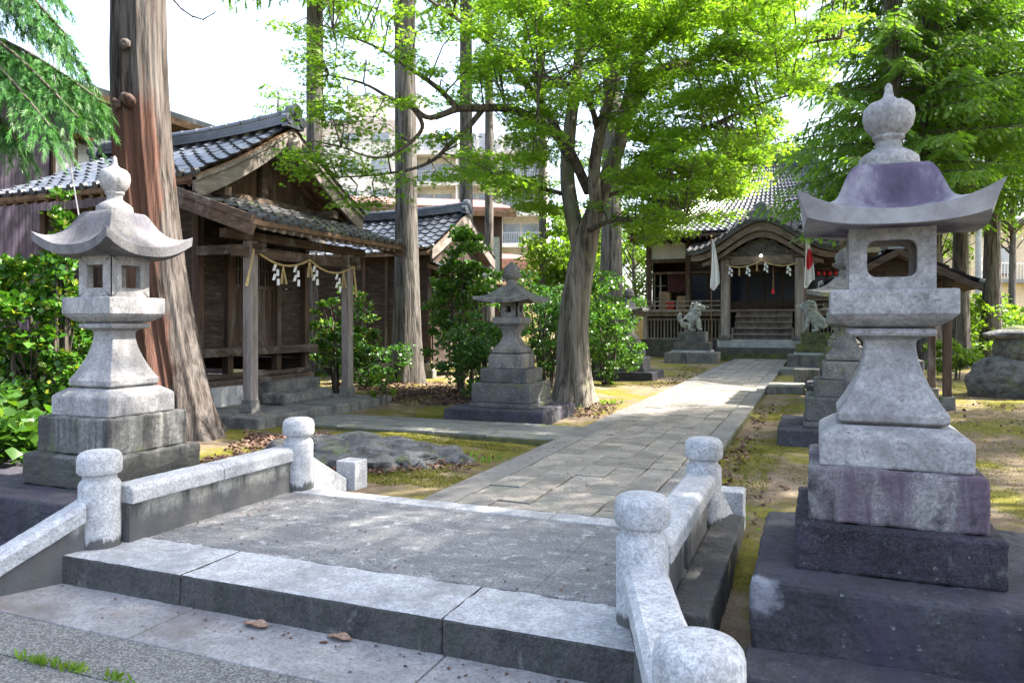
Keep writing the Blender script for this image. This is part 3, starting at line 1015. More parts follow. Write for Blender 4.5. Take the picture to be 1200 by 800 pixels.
def lantern(root, wk, hk, mats, window, tier1=0.445, tier2=0.385, horn=0.0):
    """tall square granite lantern, 2.5 m: local coordinates"""
    H = lambda z: z * hk
    W = lambda w: w * wk
    MB().sq([(tier1, 0), (tier1, H(.235))]).build('base_tier', mats['tier1'], root, bevel=0.016, rough=0.024)
    MB().sq([(tier2, H(.236)), (tier2, H(.51))]).build('base_tier', mats['tier2'], root, bevel=0.016, rough=0.02)
    MB().sq([(W(.345), H(.511)), (W(.345), H(.66)), (W(.31), H(.685)), (W(.26), H(.715))]).build('pedestal', mats['stone'], root, bevel=0.012, rough=0.006)
    pr = [(W(.215), H(.716)), (W(.25), H(.735)), (W(.255), H(.775)), (W(.238), H(.80))]
    for k in range(1, 11):
        t = k / 10
        pr.append((W(.238 + (.118 - .238) * (1 - (1 - t) ** 1.75)), H(.80 + (1.135 - .80) * t)))
    pr += [(W(.125), H(1.155)), (W(.15), H(1.168)), (W(.195), H(1.175)), (W(.205), H(1.195)), (W(.195), H(1.213)), (W(.15), H(1.222))]
    MB().sq(pr).build('shaft', mats['stone'], root, smooth=28, bevel=0.006)
    MB().sq([(W(.19), H(1.223)), (W(.225), H(1.235)), (W(.265), H(1.262)), (W(.285), H(1.285)), (W(.29), H(1.287)), (W(.29), H(1.408)), (W(.28), H(1.414))]).build('platform', mats['stone'], root, bevel=0.008)
    fw = W(.2)
    fire_box(fw, H(1.415), H(1.735), *window, 0.05).build('fire_box', mats['stone'], root, smooth=30 if window[2] > 0.02 else None)
    prof = PROF_DOME if horn > 0.5 else PROF_HIP
    rr = roof_rings(W(.43), H(1.80), [(f, z * hk) for f, z in prof], 0.115, 0.07, fw, H(1.73), horn=horn * 0.7)
    MB().loft(rr).build('roof', mats['roof'], root, smooth=38)
    fin = [(.155, 2.045), (.16, 2.06), (.16, 2.085), (.15, 2.09), (.15, 2.105), (.145, 2.13), (.115, 2.155), (.08, 2.175), (.066, 2.185), (.064, 2.215), (.072, 2.225), (.08, 2.235), (.078, 2.25), (.09, 2.262),
           (.118, 2.30), (.129, 2.35), (.122, 2.395), (.095, 2.425), (.05, 2.44), (.027, 2.46), (.02, 2.49), (.018, 2.52), (.004, 2.535)]
    MB().lathe([(W(a), H(b)) for a, b in fin], (0, 0, 0), 28).build('finial', mats['stone'], root, smooth=40)


t = thing('stone_lantern', 'large granite lantern with lilac-stained roof and rounded window, right of the bridge', 'stone lantern', (0.355, 4.33, 0.2), 'tall granite lanterns flanking the bridge')
lantern(t, 0.97, 0.965, dict(tier1='tier_dark', tier2='tier_violet', stone='lantern', roof='lantern_purple'), (0.225, 0.185, 0.045), horn=1.0)
t = thing('stone_lantern', 'pale granite lantern with square windows, left of the bridge before the big cedar trunk', 'stone lantern', (-5.05, 4.2, 0.2), 'tall granite lanterns flanking the bridge')
lantern(t, 0.875, 0.985, dict(tier1='tier_left', tier2='tier_left', stone='lantern', roof='lantern_roof'), (0.17, 0.175, 0.008), 0.435, 0.365)
for x0, x1, y0, lab in ((-0.28, 2.3, 3.64, 'long dark concrete plinth carrying the right stone lantern'), (-7.2, -4.5, 3.45, 'dark concrete plinth under the left stone lantern')):
    p = wthing('lantern_plinth', lab, 'plinth', ((x0 + x1) / 2, y0 + .6, -0.3))
    MB().box(x0, x1, y0, y0 + 1.42, -0.4, 0.199).build('slab', 'plinth', p, bevel=0.022, rough=0.022)
    MB().box(x0 - 0.02, x1 + 0.05, y0 - 0.34, y0 - 0.004, -0.4, -0.1).build('step', 'plinth', p, bevel=0.015, rough=0.015)


def old_lantern(root, roof='old_stone', tier='old_dark', slab=True):
    """short old lantern with hourglass shaft and low broad roof, 2.3 m"""
    if slab:
        MB().sq([(.78, -.2), (.78, .13)]).build('base_slab', 'plinth', root, bevel=0.02, rough=0.025)
    MB().sq([(.50, .131), (.50, .2)]).build('base_tier', tier, root, bevel=0.015)
    MB().sq([(.475, .201), (.475, .49)]).build('base_tier', tier, root, bevel=0.02, rough=0.02)
    MB().sq([(.375, .491), (.375, .70)]).build('base_tier', tier, root, bevel=0.02, rough=0.02)
    MB().sq([(.275, .701), (.28, .90), (.25, .925)]).build('pedestal', 'old_stone', root, bevel=0.015, rough=0.016)
    pr = [(.19, .926), (.235, .94), (.24, .985), (.215, 1.01), (.165, 1.07), (.125, 1.14), (.11, 1.2), (.115, 1.25), (.14, 1.30), (.165, 1.33), (.165, 1.345)]
    MB().sq(pr).build('shaft', 'old_stone', root, smooth=28, bevel=0.008)
    MB().sq([(.17, 1.346), (.225, 1.385), (.235, 1.39), (.235, 1.47), (.21, 1.485)]).build('platform', 'old_stone', root, bevel=0.012)
    fire_box(.145, 1.486, 1.735, 0.09, 0.1, 0.005, 0.05).build('fire_box', 'old_stone', root)
    prof = [(0.22, .225), (0.3, .20), (0.42, .145), (0.55, .095), (0.7, .05), (0.85, .018), (1.0, 0.0)]
    MB().loft(roof_rings(.44, 1.755, prof, 0.05, 0.05, .145, 1.728)).build('roof', roof, root, smooth=38)
    MB().lathe([(.09, 1.975), (.085, 2.06), (.11, 2.075), (.155, 2.105), (.165, 2.14), (.12, 2.155), (.125, 2.17), (.135, 2.21), (.11, 2.265), (.05, 2.31), (.01, 2.345)], (0, 0, 0), 20).build('finial', 'old_stone', root, smooth=50)


OLDG = 'old stone lanterns lining the approach path'
t0 = thing('stone_lantern', 'old weathered stone lantern with low broad roof, at the foot of the maple', 'stone lantern', (-4.35, 10.68, 0), OLDG)
old_lantern(t0)
t1 = thing('stone_lantern', 'old stone lantern with moss on its roof, half hidden behind the large right lantern', 'stone lantern', (0.36, 10.2, 0.0), OLDG)
old_lantern(t1, 'old_mossy')
t2 = thing('stone_lantern', 'mossy green stone lantern, second behind the large right lantern', 'stone lantern', (0.62, 16.9, 0.0), OLDG)
old_lantern(t2, 'old_mossy', 'mossy')
dup(t2, (0.62, 22.9, 0.0), 'mossy stone lantern farthest along the right side of the path, near the guardian lion')
dup(t0, (-4.6, 19.6, 0.0), 'old stone lantern swallowed by a leafy shrub, left of the path beyond the maple')
for (x0, x1, y0, y1, h, lab) in ((-0.93, -0.2, 16.2, 17.3, 0.1, 'flat pale stone slab right of the path, before the mossy lantern'),
                                 (-0.93, -0.2, 22.3, 23.4, 0.1, 'flat stone slab on the right of the path, close to the shrine'),
                                 (-0.45, 0.1, 18.2, 18.8, 0.34, 'low square stone block with sunlit top, right of the path')):
    tag(MB().box(x0, x1, y0, y1, -0.2, h).build('stone_slab', 'old_stone', bevel=0.02), lab, 'stone slab')

# ------------------------------------------------------------------ tiled roofs
TT = [0.0, 0.1, 0.24, 0.42, 0.6, 0.78, 0.9, 1.0]
TH = [1.0, 0.78, 0.2, 0.0, 0.05, 0.35, 0.8, 1.0]


def tiles(mb, S, nu, nv, amp=0.045, lift=0.03, disc=0.055):
    S_ = lambda u, v: Vector(S(u, v))
    e = 1e-3

    def P(u, v, h):
        p = S_(u, v)
        n = (S_(u + e, v) - S_(u - e, v)).cross(S_(u, v + e) - S_(u, v - e)).normalized()
        if n.z < 0:
            n = -n
        return p + n * h
    r_ = random.Random(nu * 31 + nv)
    for j in range(nv):
        v0, v1 = j / nv, (j + 1.12) / nv
        for i in range(nu):
            d = (r_.random() - 0.5) * 0.012
            lo = [P((i + t) / nu, v0, amp * h + lift + d) for t, h in zip(TT, TH)]
            hi = [P((i + t) / nu, v1, amp * h + d * 0.3 - 0.002) for t, h in zip(TT, TH)]
            lp = [P((i + t) / nu, v0 + 0.002, amp * h + d - (0.02 if j == 0 else 0)) for t, h in zip(TT, TH)]
            n = len(TT)
            V = lo + hi + lp
            F = [(k, k + 1, n + k + 1, n + k) for k in range(n - 1)] + [(2 * n + k, 2 * n + k + 1, k + 1, k) for k in range(n - 1)]
            mb.add(V, F)
    if disc:
        for i in range(nu + 1):
            u = min(max(i / nu, 0.001), 0.999)
            c = P(u, 0, amp * 0.75)
            dn = (S_(u, 0) - S_(u, 0.01)).normalized()
            mb.tube([c - dn * 0.05, c + dn * 0.025], disc, 10)
    return mb


def ridge(mb, pts, w=0.13, layers=3):
    """stacked ridge courses along a polyline with a round cap"""
    pts = [Vector(p) for p in pts]
    for a, b in zip(pts[:-1], pts[1:]):
        for k in range(layers):
            o = Vector((0, 0, 0.055 * k))
            mb.bar(a + o, b + o, (w - 0.018 * k) * 2, 0.045)
        mb.tube([a + Vector((0, 0, 0.055 * layers + 0.005)), b + Vector((0, 0, 0.055 * layers + 0.005))], 0.075, 10)
        n = max(1, int((b - a).length / 0.3))
        for q in range(n):
            c = a.lerp(b, (q + 0.5) / n) + Vector((0, 0, 0.055 * layers + 0.005))
            d = (b - a).normalized()
            mb.tube([c - d * 0.02, c + d * 0.02], 0.088, 10)
    return mb


def ridge_end(mb, c, d, s=1.0):
    """ornamental end tile facing direction d"""
    c, d = Vector(c), Vector(d).normalized()
    sd_ = d.cross(Vector((0, 0, 1))).normalized()
    mb.tube([c + d * -0.06 * s + Vector((0, 0, 0.17 * s)), c + d * 0.1 * s + Vector((0, 0, 0.17 * s))], 0.13 * s, 16)
    mb.tube([c + d * 0.1 * s + Vector((0, 0, 0.17 * s)), c + d * 0.12 * s + Vector((0, 0, 0.17 * s))], 0.09 * s, 14)
    for q in (-1, 1):
        mb.tube([c + sd_ * q * 0.17 * s + d * -0.04 * s + Vector((0, 0, 0.03 * s)), c + sd_ * q * 0.17 * s + d * 0.09 * s + Vector((0, 0, 0.03 * s))], 0.085 * s, 12)
    mb.bar(c + d * -0.05 * s + Vector((0, 0, 0.0)), c + d * 0.07 * s + Vector((0, 0, 0.0)), 0.42 * s, 0.2 * s)
    return mb


def planks(mb, axis, fixed, a0, a1, z0, z1, n, th=0.025, vertical=False, seed=1):
    """boarded wall: axis 0 -> wall in the plane x = fixed (a along y); axis 1 -> plane y = fixed"""
    r_ = random.Random(seed)
    for k in range(n):
        o = (r_.random() - 0.5) * 0.008
        if vertical:
            p0, p1, q0, q1 = a0 + (a1 - a0) * k / n + 0.002, a0 + (a1 - a0) * (k + 1) / n - 0.002, z0, z1
        else:
            p0, p1, q0, q1 = a0, a1, z0 + (z1 - z0) * k / n + 0.002, z0 + (z1 - z0) * (k + 1) / n - 0.002
        if axis == 0:
            mb.box(fixed - th + o, fixed + o, p0, p1, q0, q1)
        else:
            mb.box(p0, p1, fixed - th + o, fixed + o, q0, q1)
    return mb


# ------------------------------------------------------------------ small wooden shrine (left)
pf = wthing('stone_platform', 'low stone platform under the porch of the small wooden shrine', 'platform', (-8, 9.9, 0))
MB().box(-8.8, -7.09, 8.16, 9.9, -0.25, 0.08).build('slab', 'old_stone', pf, bevel=0.02, rough=0.02)
MB().box(-8.8, -7.06, 9.906, 11.62, -0.25, 0.085).build('slab', 'old_stone', pf, bevel=0.02, rough=0.02)

s1 = wthing('wooden_shrine', 'small dark wooden shrine with tiled gable and lattice door, left of the path', 'shrine', (-10.3, 10.05, 0))
CY, XG, XB = 10.03, -8.0, -12.4


def rz1(v):
    return 3.42 + 1.06 * (0.78 * v + 0.22 * v * v)


def S_near(u, v):
    return (XG + (XB - XG) * u, 7.95 + (CY - 7.95) * v, rz1(v) + 0.16 * max(0, 1 - u * 1.6) ** 2 * (0.4 + 0.6 * v))


def S_far(u, v):
    x, y, z = S_near(u, v)
    return (x, 2 * CY - y, z)


tiles(MB(), S_near, 16, 9).build('roof_tiles', 'tile', s1, smooth=50)
tiles(MB(), S_far, 16, 9).build('roof_tiles', 'tile', s1, smooth=50)
rp = [(XG + (XB - XG) * u, CY, rz1(1) + 0.16 * max(0, 1 - u * 1.6) ** 2 + 0.06) for u in (0.0, 0.1, 0.2, 0.35, 0.5, 0.75, 1.0)]
ridge(MB(), rp).build('ridge', 'tile', s1, smooth=40)
for p, d in ((rp[0], (1, 0, 0)), (rp[-1], (-1, 0, 0))):
    ridge_end(MB(), p, d).build('ridge_end', 'tile', s1, smooth=40)
# boarding under the tiles and eave fascia
mb = MB()
for S_ in (S_near, S_far):
    n = 8
    for i in range(6):
        for j in range(n):
            q = [S_(i / 6, j / n), S_((i + 1) / 6, j / n), S_((i + 1) / 6, (j + 1) / n), S_(i / 6, (j + 1) / n)]
            mb.hexa([(a, b, c - 0.09) for a, b, c in q] + [(a, b, c - 0.02) for a, b, c in q])
mb.build('roof_boards', 'wood_warm', s1)
for S_, sy in ((S_near, -1), (S_far, 1)):
    mb = MB()
    a, b = Vector(S_(0.02, 0.02)), Vector(S_(1, 0.02))
    mb.bar(a + Vector((0, 0, -0.10)), b + Vector((0, 0, -0.10)), 0.05, 0.09)
    for k in range(18):
        x = XG - 0.15 + (XB - XG + 0.3) * k / 17
        u = (x - XG) / (XB - XG)
        mb.bar(Vector(S_(u, 0.01)) + Vector((0, 0, -0.14)), Vector(S_(u, 0.5)) + Vector((0, 0, -0.14)), 0.06, 0.07)
    mb.build('eave_rafters', 'wood_warm', s1)
# barge boards
for sy in (-1, 1):
    lo, hi, lo2, hi2 = [], [], [], []
    for k in range(9):
        v = k / 8
        p = S_near(0, v) if sy < 0 else S_far(0, v)
        lo.append((p[1], p[2] - 0.36 + 0.08 * v * v))
        hi.append((p[1], p[2] - 0.10))
        lo2.append((p[1], p[2] - 0.098))
        hi2.append((p[1], p[2] - 0.045))
    mb = MB()
    mb.strip(lo, hi, 0, XG - 0.06, XG - 0.01)
    mb.strip(lo2, hi2, 0, XG - 0.06, XG + 0.02)
    mb.build('barge_board', 'wood_barge', s1)
MB().lathe([(0.0, -0.16), (0.11, -0.12), (0.13, 0.0), (0.09, 0.08), (0.0, 0.1)], (0, 0, 0), 12).build('gable_pendant', 'wood_grey', s1).location = (XG + 0.03, CY, rz1(1) - 0.12)
# gable wall
mb = MB()
for k in range(14):
    y0, y1 = CY - 1.5 + 3.0 * k / 14, CY - 1.5 + 3.0 * (k + 1) / 14 - 0.004
    f = lambda y: rz1(1 - abs(y - CY) / (CY - 7.95)) - 0.1
    mb.prism([(y0, 3.3), (y1, 3.3), (y1, f(y1)), (y0, f(y0))], 0, -8.72, -8.69)
mb.build('gable_wall', 'wood_vert', s1)
mb = MB()
mb.box(-8.68, -8.5, CY - 1.55, CY + 1.55, 3.28, 3.46)
mb.box(-8.9, -8.1, CY - 1.42, CY - 1.28, 3.3, 3.44)
mb.box(-8.9, -8.1, CY + 1.28, CY + 1.42, 3.3, 3.44)
mb.box(-8.9, -8.06, CY - 0.07, CY + 0.07, 4.12, 4.28)
mb.box(-8.66, -8.56, CY - 0.07, CY + 0.07, 3.47, 4.12)
mb.build('gable_beams', 'wood_beam', s1, bevel=0.006)
# porch roof
XE, XT = -6.98, -8.74
Y0p, Y1p = 7.92, 11.78


def S_porch(u, v):
    return (XE + (XT - XE) * v, Y0p + (Y1p - Y0p) * u, 2.79 + 0.64 * (0.85 * v + 0.15 * v * v) + 0.03 * (2 * u - 1) ** 4 * (1 - v))


tiles(MB(), S_porch, 15, 7).build('porch_roof', 'tile_mossy', s1, smooth=50)
mb = MB()
for i in range(4):
    q = [S_porch(i / 4, 0), S_porch((i + 1) / 4, 0), S_porch((i + 1) / 4, 1), S_porch(i / 4, 1)]
    mb.hexa([(a, b, c - 0.07) for a, b, c in q] + [(a, b, c - 0.02) for a, b, c in q])
mb.build('porch_boards', 'wood_warm', s1)
mb = MB()
for k in range(19):
    u = 0.03 + 0.94 * k / 18
    a, b = Vector(S_porch(u, 0.03)), Vector(S_porch(u, 0.98))
    mb.bar(a + Vector((0, 0, -0.11)), b + Vector((0, 0, -0.11)), 0.065, 0.075)
mb.build('eave_rafters', 'wood_grey', s1, bevel=0.004)
mb = MB()
mb.bar(Vector(S_porch(0, 0)) + Vector((-0.01, 0, -0.065)), Vector(S_porch(1, 0)) + Vector((-0.01, 0, -0.065)), 0.05, 0.07)
mb.build('eave_board', 'wood_warm', s1)
for u, sg in ((0, -1), (1, 1)):
    a, b = Vector(S_porch(u, -0.02)), Vector(S_porch(u, 1))
    mb = MB()
    o = Vector((0, sg * 0.03, 0))
    mb.bar(a + o + Vector((0, 0, -0.02)), b + o + Vector((0, 0, -0.02)), 0.07, 0.10)
    mb.bar(a + o * 0.5 + Vector((0, 0, -0.16)), b + o * 0.5 + Vector((0, 0, -0.16)), 0.06, 0.17)
    mb.build('rake_board', 'wood_beam', s1, bevel=0.006)
PY = (8.70, 11.15)
for y in PY:
    MB().sq([(0.078, 0.09), (0.078, 2.60)], (-7.7, y, 0)).build('porch_post', 'wood_grey', s1, bevel=0.014)
    MB().sq([(0.11, 0.08), (0.11, 0.12), (0.088, 0.27)], (-7.7, y, 0)).build('post_base', 'old_stone', s1, bevel=0.01)
mb = MB()
mb.box(-7.77, -7.63, 8.15, 11.62, 2.602, 2.73)
mb.build('eave_beam', 'wood_beam', s1, bevel=0.006)
mb = MB()
mb.box(-7.75, -7.65, 8.35, 11.5, 2.36, 2.52)
mb.build('porch_beam', 'wood_beam', s1, bevel=0.008)
for y in PY:
    MB().box(-8.7, -7.45, y - 0.05, y + 0.05, 2.42, 2.56).build('tie_beam', 'wood_beam', s1, bevel=0.006)
# walls
YP = (8.75, 9.38, 10.55, 11.33)
mb = MB()
planks(mb, 0, -8.78, 8.8, 9.33, 1.0, 3.25, 9, seed=3)
planks(mb, 0, -8.78, 10.6, 11.3, 1.0, 3.25, 9, seed=4)
planks(mb, 0, -8.80, 9.33, 10.6, 2.55, 3.25, 3, seed=5)
planks(mb, 1, 8.78, -12.2, -8.8, 0.5, 3.3, 11, seed=6)
planks(mb, 1, 11.36, -12.2, -8.8, 0.5, 3.3, 11, seed=7)
mb.box(-12.2, -12.17, 8.8, 11.3, 0.5, 3.3)
mb.box(-12.1, -8.85, 8.85, 11.25, 3.2, 3.26)
mb.build('wall', 'wood_dark', s1)
for y in YP:
    MB().box(-8.83, -8.70, y - 0.06, y + 0.06, 0.47, 3.28).build('wall_post', 'wood_vert', s1, bevel=0.008)
for x in (-9.9, -11.0, -12.15):
    MB().box(x - 0.06, x + 0.06, 8.69, 8.80, 0.3, 3.3).build('wall_post', 'wood_vert', s1, bevel=0.008)
MB().box(-8.84, -8.52, 8.66, 11.42, 0.87, 1.0).build('sill_beam', 'wood_beam', s1, bevel=0.01)
MB().box(-8.82, -8.72, 8.70, 11.40, 2.52, 2.62).build('head_beam', 'wood_beam', s1, bevel=0.006)
mb = MB()
planks(mb, 0, -8.77, 9.46, 10.47, 1.06, 1.98, 6, vertical=True, seed=9)
mb.box(-8.79, -8.745, 9.44, 9.5, 1.0, 2.52)
mb.box(-8.79, -8.745, 10.43, 10.49, 1.0, 2.52)
mb.box(-8.79, -8.742, 9.5, 10.43, 1.96, 2.03)
mb.box(-8.79, -8.742, 9.5, 10.43, 1.0, 1.09)
d_ = mb.build('door', 'wood_vert', s1)
mb = MB()
for k in range(13):
    y = 9.53 + 0.87 * k / 12
    mb.box(-8.775, -8.755, y - 0.014, y + 0.014, 2.03, 2.52)
mb.box(-8.78, -8.76, 9.5, 10.43, 2.27, 2.30)
mb.build('lattice', 'wood_vert', d_)
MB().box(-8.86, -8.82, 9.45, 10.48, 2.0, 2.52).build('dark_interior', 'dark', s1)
mb = MB()
mb.box(-8.8, -8.68, 8.7, 11.38, 0.50, 0.58)
mb.box(-8.85, -8.60, 8.68, 11.40, 0.40, 0.49)
mb.build('ground_beam', 'wood_beam', s1, bevel=0.01)
MB().box(-12.2, -8.62, 8.7, 11.38, 0.07, 0.398).build('foundation', 'concrete', s1, bevel=0.015)
mb = MB().box(-8.615, -8.3, 9.85, 11.2, 0.08, 0.42)
mb.build('stone_step', 'old_stone', s1, bevel=0.03, rough=0.03)
mb = MB().hexa([(-8.3, 9.6, 0.08), (-7.86, 9.62, 0.08), (-7.88, 11.05, 0.08), (-8.3, 11.1, 0.08), (-8.3, 9.62, 0.26), (-7.9, 9.64, 0.25), (-7.92, 11.0, 0.25), (-8.3, 11.06, 0.26)])
mb.build('stone_step', 'old_stone', s1, bevel=0.04, rough=0.04)


def zigzag(root, p, s, down=(0, 0, -1), side=(0, 1, 0), th=0.004):
    """folded paper streamer: four stepped leaves hanging from p"""
    p, dn, sd_ = Vector(p), Vector(down), Vector(side)
    n = dn.cross(sd_).normalized()
    mb = MB()
    for k in range(4):
        o = p + dn * s * 0.25 * k + sd_ * s * 0.10 * ((k % 2) * 2 - 1) * (0.5 if k == 0 else 1) + n * 0.02 * k
        a = o - sd_ * s * 0.10
        b = o + sd_ * s * 0.10
        sk = sd_ * s * 0.07 * (1 if k % 2 else -1)
        q = [a, b, b + dn * s * 0.34 + sk, a + dn * s * 0.34 + sk]
        mb.hexa([tuple(x) for x in q] + [tuple(x + n * th) for x in q])
    mb.bar(p - dn * s * 0.1, p + dn * s * 0.05, s * 0.08, th, n)
    return mb.build('paper_streamer', 'paper', root)


def rope(label, pts, r_, streamers, tassels, s, loc, side, tail=None):
    root = wthing('sacred_rope', label, 'rope', loc)
    P = []
    for a, b in zip(pts[:-1], pts[1:]):
        a, b = Vector(a), Vector(b)
        for k in range(8):
            t = k / 8
            P.append(a.lerp(b, t) - Vector((0, 0, (a - b).length * 0.13 * 4 * t * (1 - t))))
    P.append(Vector(pts[-1]))
    mb = MB()
    mb.tube(P, r_, 8)
    for q in (0, 1):
        mb.tube([p + Vector((0, math.sin(i * 1.3 + q * 3.14) * r_ * 0.6, math.cos(i * 1.3 + q * 3.14) * r_ * 0.6)) for i, p in enumerate(P)], r_ * 0.7, 6)
    if tail:
        for a, b in tail:
            mb.tube([a, Vector(a).lerp(Vector(b), 0.5) + Vector((0.02, -0.02, 0)), b], [r_, r_ * 0.9, r_ * 1.6], 6)
    mb.build('rope', 'straw', root, smooth=60)
    for t in streamers:
        p = P[int(t * (len(P) - 1))]
        zigzag(root, p - Vector((0, 0, r_)), s, (0, -0.25 * side[1] - 0.0, -0.97) if side[1] else (0, 0, -1), side)
    for t in tassels:
        p = P[int(t * (len(P) - 1))]
        mb = MB()
        for k in range(7):
            a = random.Random(k).uniform(-0.16, 0.16)
            b_ = random.Random(k + 9).uniform(-0.12, 0.12)
            mb.tube([p, p + Vector((b_ * s * 0.5, a * s, -s * 0.5)), p + Vector((b_ * s, a * s * 1.8, -s * 0.95))], 0.007 * s / 0.3, 5)
        mb.build('straw_tassel', 'straw', root)
    return root


rope('straw rope with white paper streamers between the porch posts of the small shrine', [(-7.6, 8.66, 2.48), (-7.6, 9.95, 2.42), (-7.6, 11.2, 2.40)], 0.016,
     (0.2, 0.4, 0.62, 0.83), (0.27, 0.52, 0.88), 0.30, (-7.6, 9.9, 2.4), (0, 1, 0),
     [((-7.6, 8.66, 2.48), (-7.6, 8.5, 1.93)), ((-7.6, 11.2, 2.40), (-7.6, 11.28, 1.85))])

# ------------------------------------------------------------------ dark storehouse behind
s2 = wthing('storehouse', 'low dark boarded storehouse with tiled roof, behind the small shrine and cedar trunks', 'storehouse', (-11.2, 18.7, 0))
C2, XG2, XB2, E2 = 18.75, -9.0, -14.0, 16.75


def S2n(u, v):
    return (XG2 + (XB2 - XG2) * u, E2 + (C2 - E2) * v, 3.2 + 1.15 * (0.8 * v + 0.2 * v * v) + 0.12 * max(0, 1 - u * 1.6) ** 2)


def S2f(u, v):
    x, y, z = S2n(u, v)
    return (x, 2 * C2 - y, z)


tiles(MB(), S2n, 17, 8).build('roof_tiles', 'tile', s2, smooth=50)
tiles(MB(), S2f, 17, 8, disc=0).build('roof_tiles', 'tile', s2, smooth=50)
rp = [(XG2 + (XB2 - XG2) * u, C2, S2n(u, 1)[2] + 0.06) for u in (0, 0.15, 0.3, 0.6, 1.0)]
ridge(MB(), rp).build('ridge', 'tile', s2, smooth=40)
ridge_end(MB(), rp[0], (1, 0, 0)).build('ridge_end', 'tile', s2, smooth=40)
mb = MB()
for S_ in (S2n, S2f):
    for j in range(4):
        q = [S_(0, j / 4), S_(1, j / 4), S_(1, (j + 1) / 4), S_(0, (j + 1) / 4)]
        q[0] = (q[0][0] - 0.02, q[0][1], q[0][2] - 0.1)
        q[3] = (q[3][0] - 0.02, q[3][1], q[3][2] - 0.1)
        mb.hexa([(a, b, c - 0.09) for a, b, c in q] + [(a, b, c - 0.02) for a, b, c in q])
mb.build('roof_boards', 'wood_warm', s2)
for S_ in (S2n, S2f):
    lo = [(S_(0, k / 6)[1], S_(0, k / 6)[2] - 0.30) for k in range(7)]
    hi = [(S_(0, k / 6)[1], S_(0, k / 6)[2] - 0.03) for k in range(7)]
    MB().strip(lo, hi, 0, XG2 - 0.05, XG2 + 0.0).build('barge_board', 'wood_barge', s2)
mb = MB()
planks(mb, 1, 17.2, -13.8, -9.3, 0.3, 3.25, 12, seed=21)
planks(mb, 0, -9.25, 17.25, 20.3, 0.3, 3.1, 12, seed=22)
mb.prism([(17.1, 3.1), (20.4, 3.1), (C2, 4.15)], 0, -9.3, -9.25)
mb.box(-13.8, -9.3, 20.3, 20.33, 0.3, 3.2)
mb.build('wall', 'wood_dark', s2)
mb = MB()
for x in (-9.3, -10.6, -11.3, -12.0, -13.7):
    mb.box(x - 0.05, x + 0.05, 17.13, 17.17, 0.25, 3.2)
for y in (18.2, 19.3, 20.25):
    mb.box(-9.25, -9.2, y - 0.05, y + 0.05, 0.25, 3.1)
mb.build('wall_post', 'wood_vert', s2, bevel=0.006)
MB().box(-13.85, -9.2, 17.1, 17.24, 0.16, 0.34).build('sill_beam', 'wood_grey', s2, bevel=0.01)
mb = MB()
for k in range(6):
    x = -13.6 + 4.3 * k / 5
    mb.box(x - 0.13, x + 0.13, 17.08, 17.3, -0.2, 0.158)
mb.build('foundation', 'old_stone', s2, bevel=0.02)


def S2p(u, v):
    return (-8.35 - 0.9 * v, 16.95 + 3.7 * u, 2.62 + 0.33 * v)


tiles(MB(), S2p, 14, 4).build('pent_roof', 'tile', s2, smooth=50)
mb = MB()
q = [S2p(0, 0), S2p(1, 0), S2p(1, 1), S2p(0, 1)]
mb.hexa([(a, b, c - 0.12) for a, b, c in q] + [(a, b, c - 0.02) for a, b, c in q])
mb.build('pent_boards', 'wood_warm', s2)

# ------------------------------------------------------------------ main shrine hall
sh = wthing('shrine_hall', 'main shrine hall with arched porch gable and big tiled roof, ending the path', 'shrine', (-2, 34, 0))
CX = -1.96
MB().box(-7.2, 3.3, 32.7, 42, -0.2, 0.66).build('stone_base', 'old_dark', sh, bevel=0.02)
for z0, z1, y, m in ((-0.1, 0.18, 30.62, 'mossy'), (0.182, 0.40, 30.86, 'old_dark'), (0.402, 0.72, 31.08, 'granite_kerb')):
    MB().box(CX - 1.72, CX + 1.62, y, 32.69, z0, z1).build('stone_step', m, sh, bevel=0.015)
mb = MB()
for k in range(5):
    z = 0.95 + 0.245 * k
    y = 31.55 + 0.28 * k
    mb.box(CX - 1.14, CX + 1.1, y, y + 0.36, z - 0.05, z)
    mb.box(CX - 1.14, CX + 1.1, y + 0.25, y + 0.27, z - 0.3, z - 0.051)
mb.box(CX - 1.2, CX - 1.142, 31.5, 33, 0.722, 1.2)
mb.box(CX + 1.102, CX + 1.16, 31.5, 33, 0.722, 1.2)
mb.build('wooden_stairs', 'wood_grey', sh, bevel=0.006)
# lattice under the veranda
for x0, x1 in ((-7.0, -3.65), (-0.25, 3.1)):
    mb = MB()
    n = int((x1 - x0) / 0.145)
    for k in range(n + 1):
        x = x0 + (x1 - x0) * k / n
        mb.box(x - 0.03, x + 0.03, 32.78, 32.82, 0.7, 1.55)
    mb.box(x0 - 0.05, x1 + 0.05, 32.76, 32.84, 0.662, 0.74)
    mb.box(x0 - 0.05, x1 + 0.05, 32.76, 32.84, 1.5, 1.6)
    mb.build('under_lattice', 'wood_grey', sh)
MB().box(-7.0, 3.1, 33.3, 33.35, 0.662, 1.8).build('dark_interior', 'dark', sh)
mb = MB()
mb.box(-7.5, -3.45, 32.15, 33.6, 1.86, 1.96)
mb.box(-0.42, 3.6, 32.15, 33.6, 1.86, 1.96)
mb.box(-3.448, -0.422, 32.95, 33.6, 1.86, 1.96)
mb.box(-7.4, -3.5, 32.45, 32.6, 1.68, 1.858)
mb.box(-0.4, 3.5, 32.45, 32.6, 1.68, 1.858)
for x in (-6.9, -5.1, -3.6, -0.3, 1.2, 3.0):
    mb.box(x - 0.09, x + 0.09, 32.42, 32.62, 0.662, 1.68)
mb.build('veranda', 'wood_grey', sh, bevel=0.008)
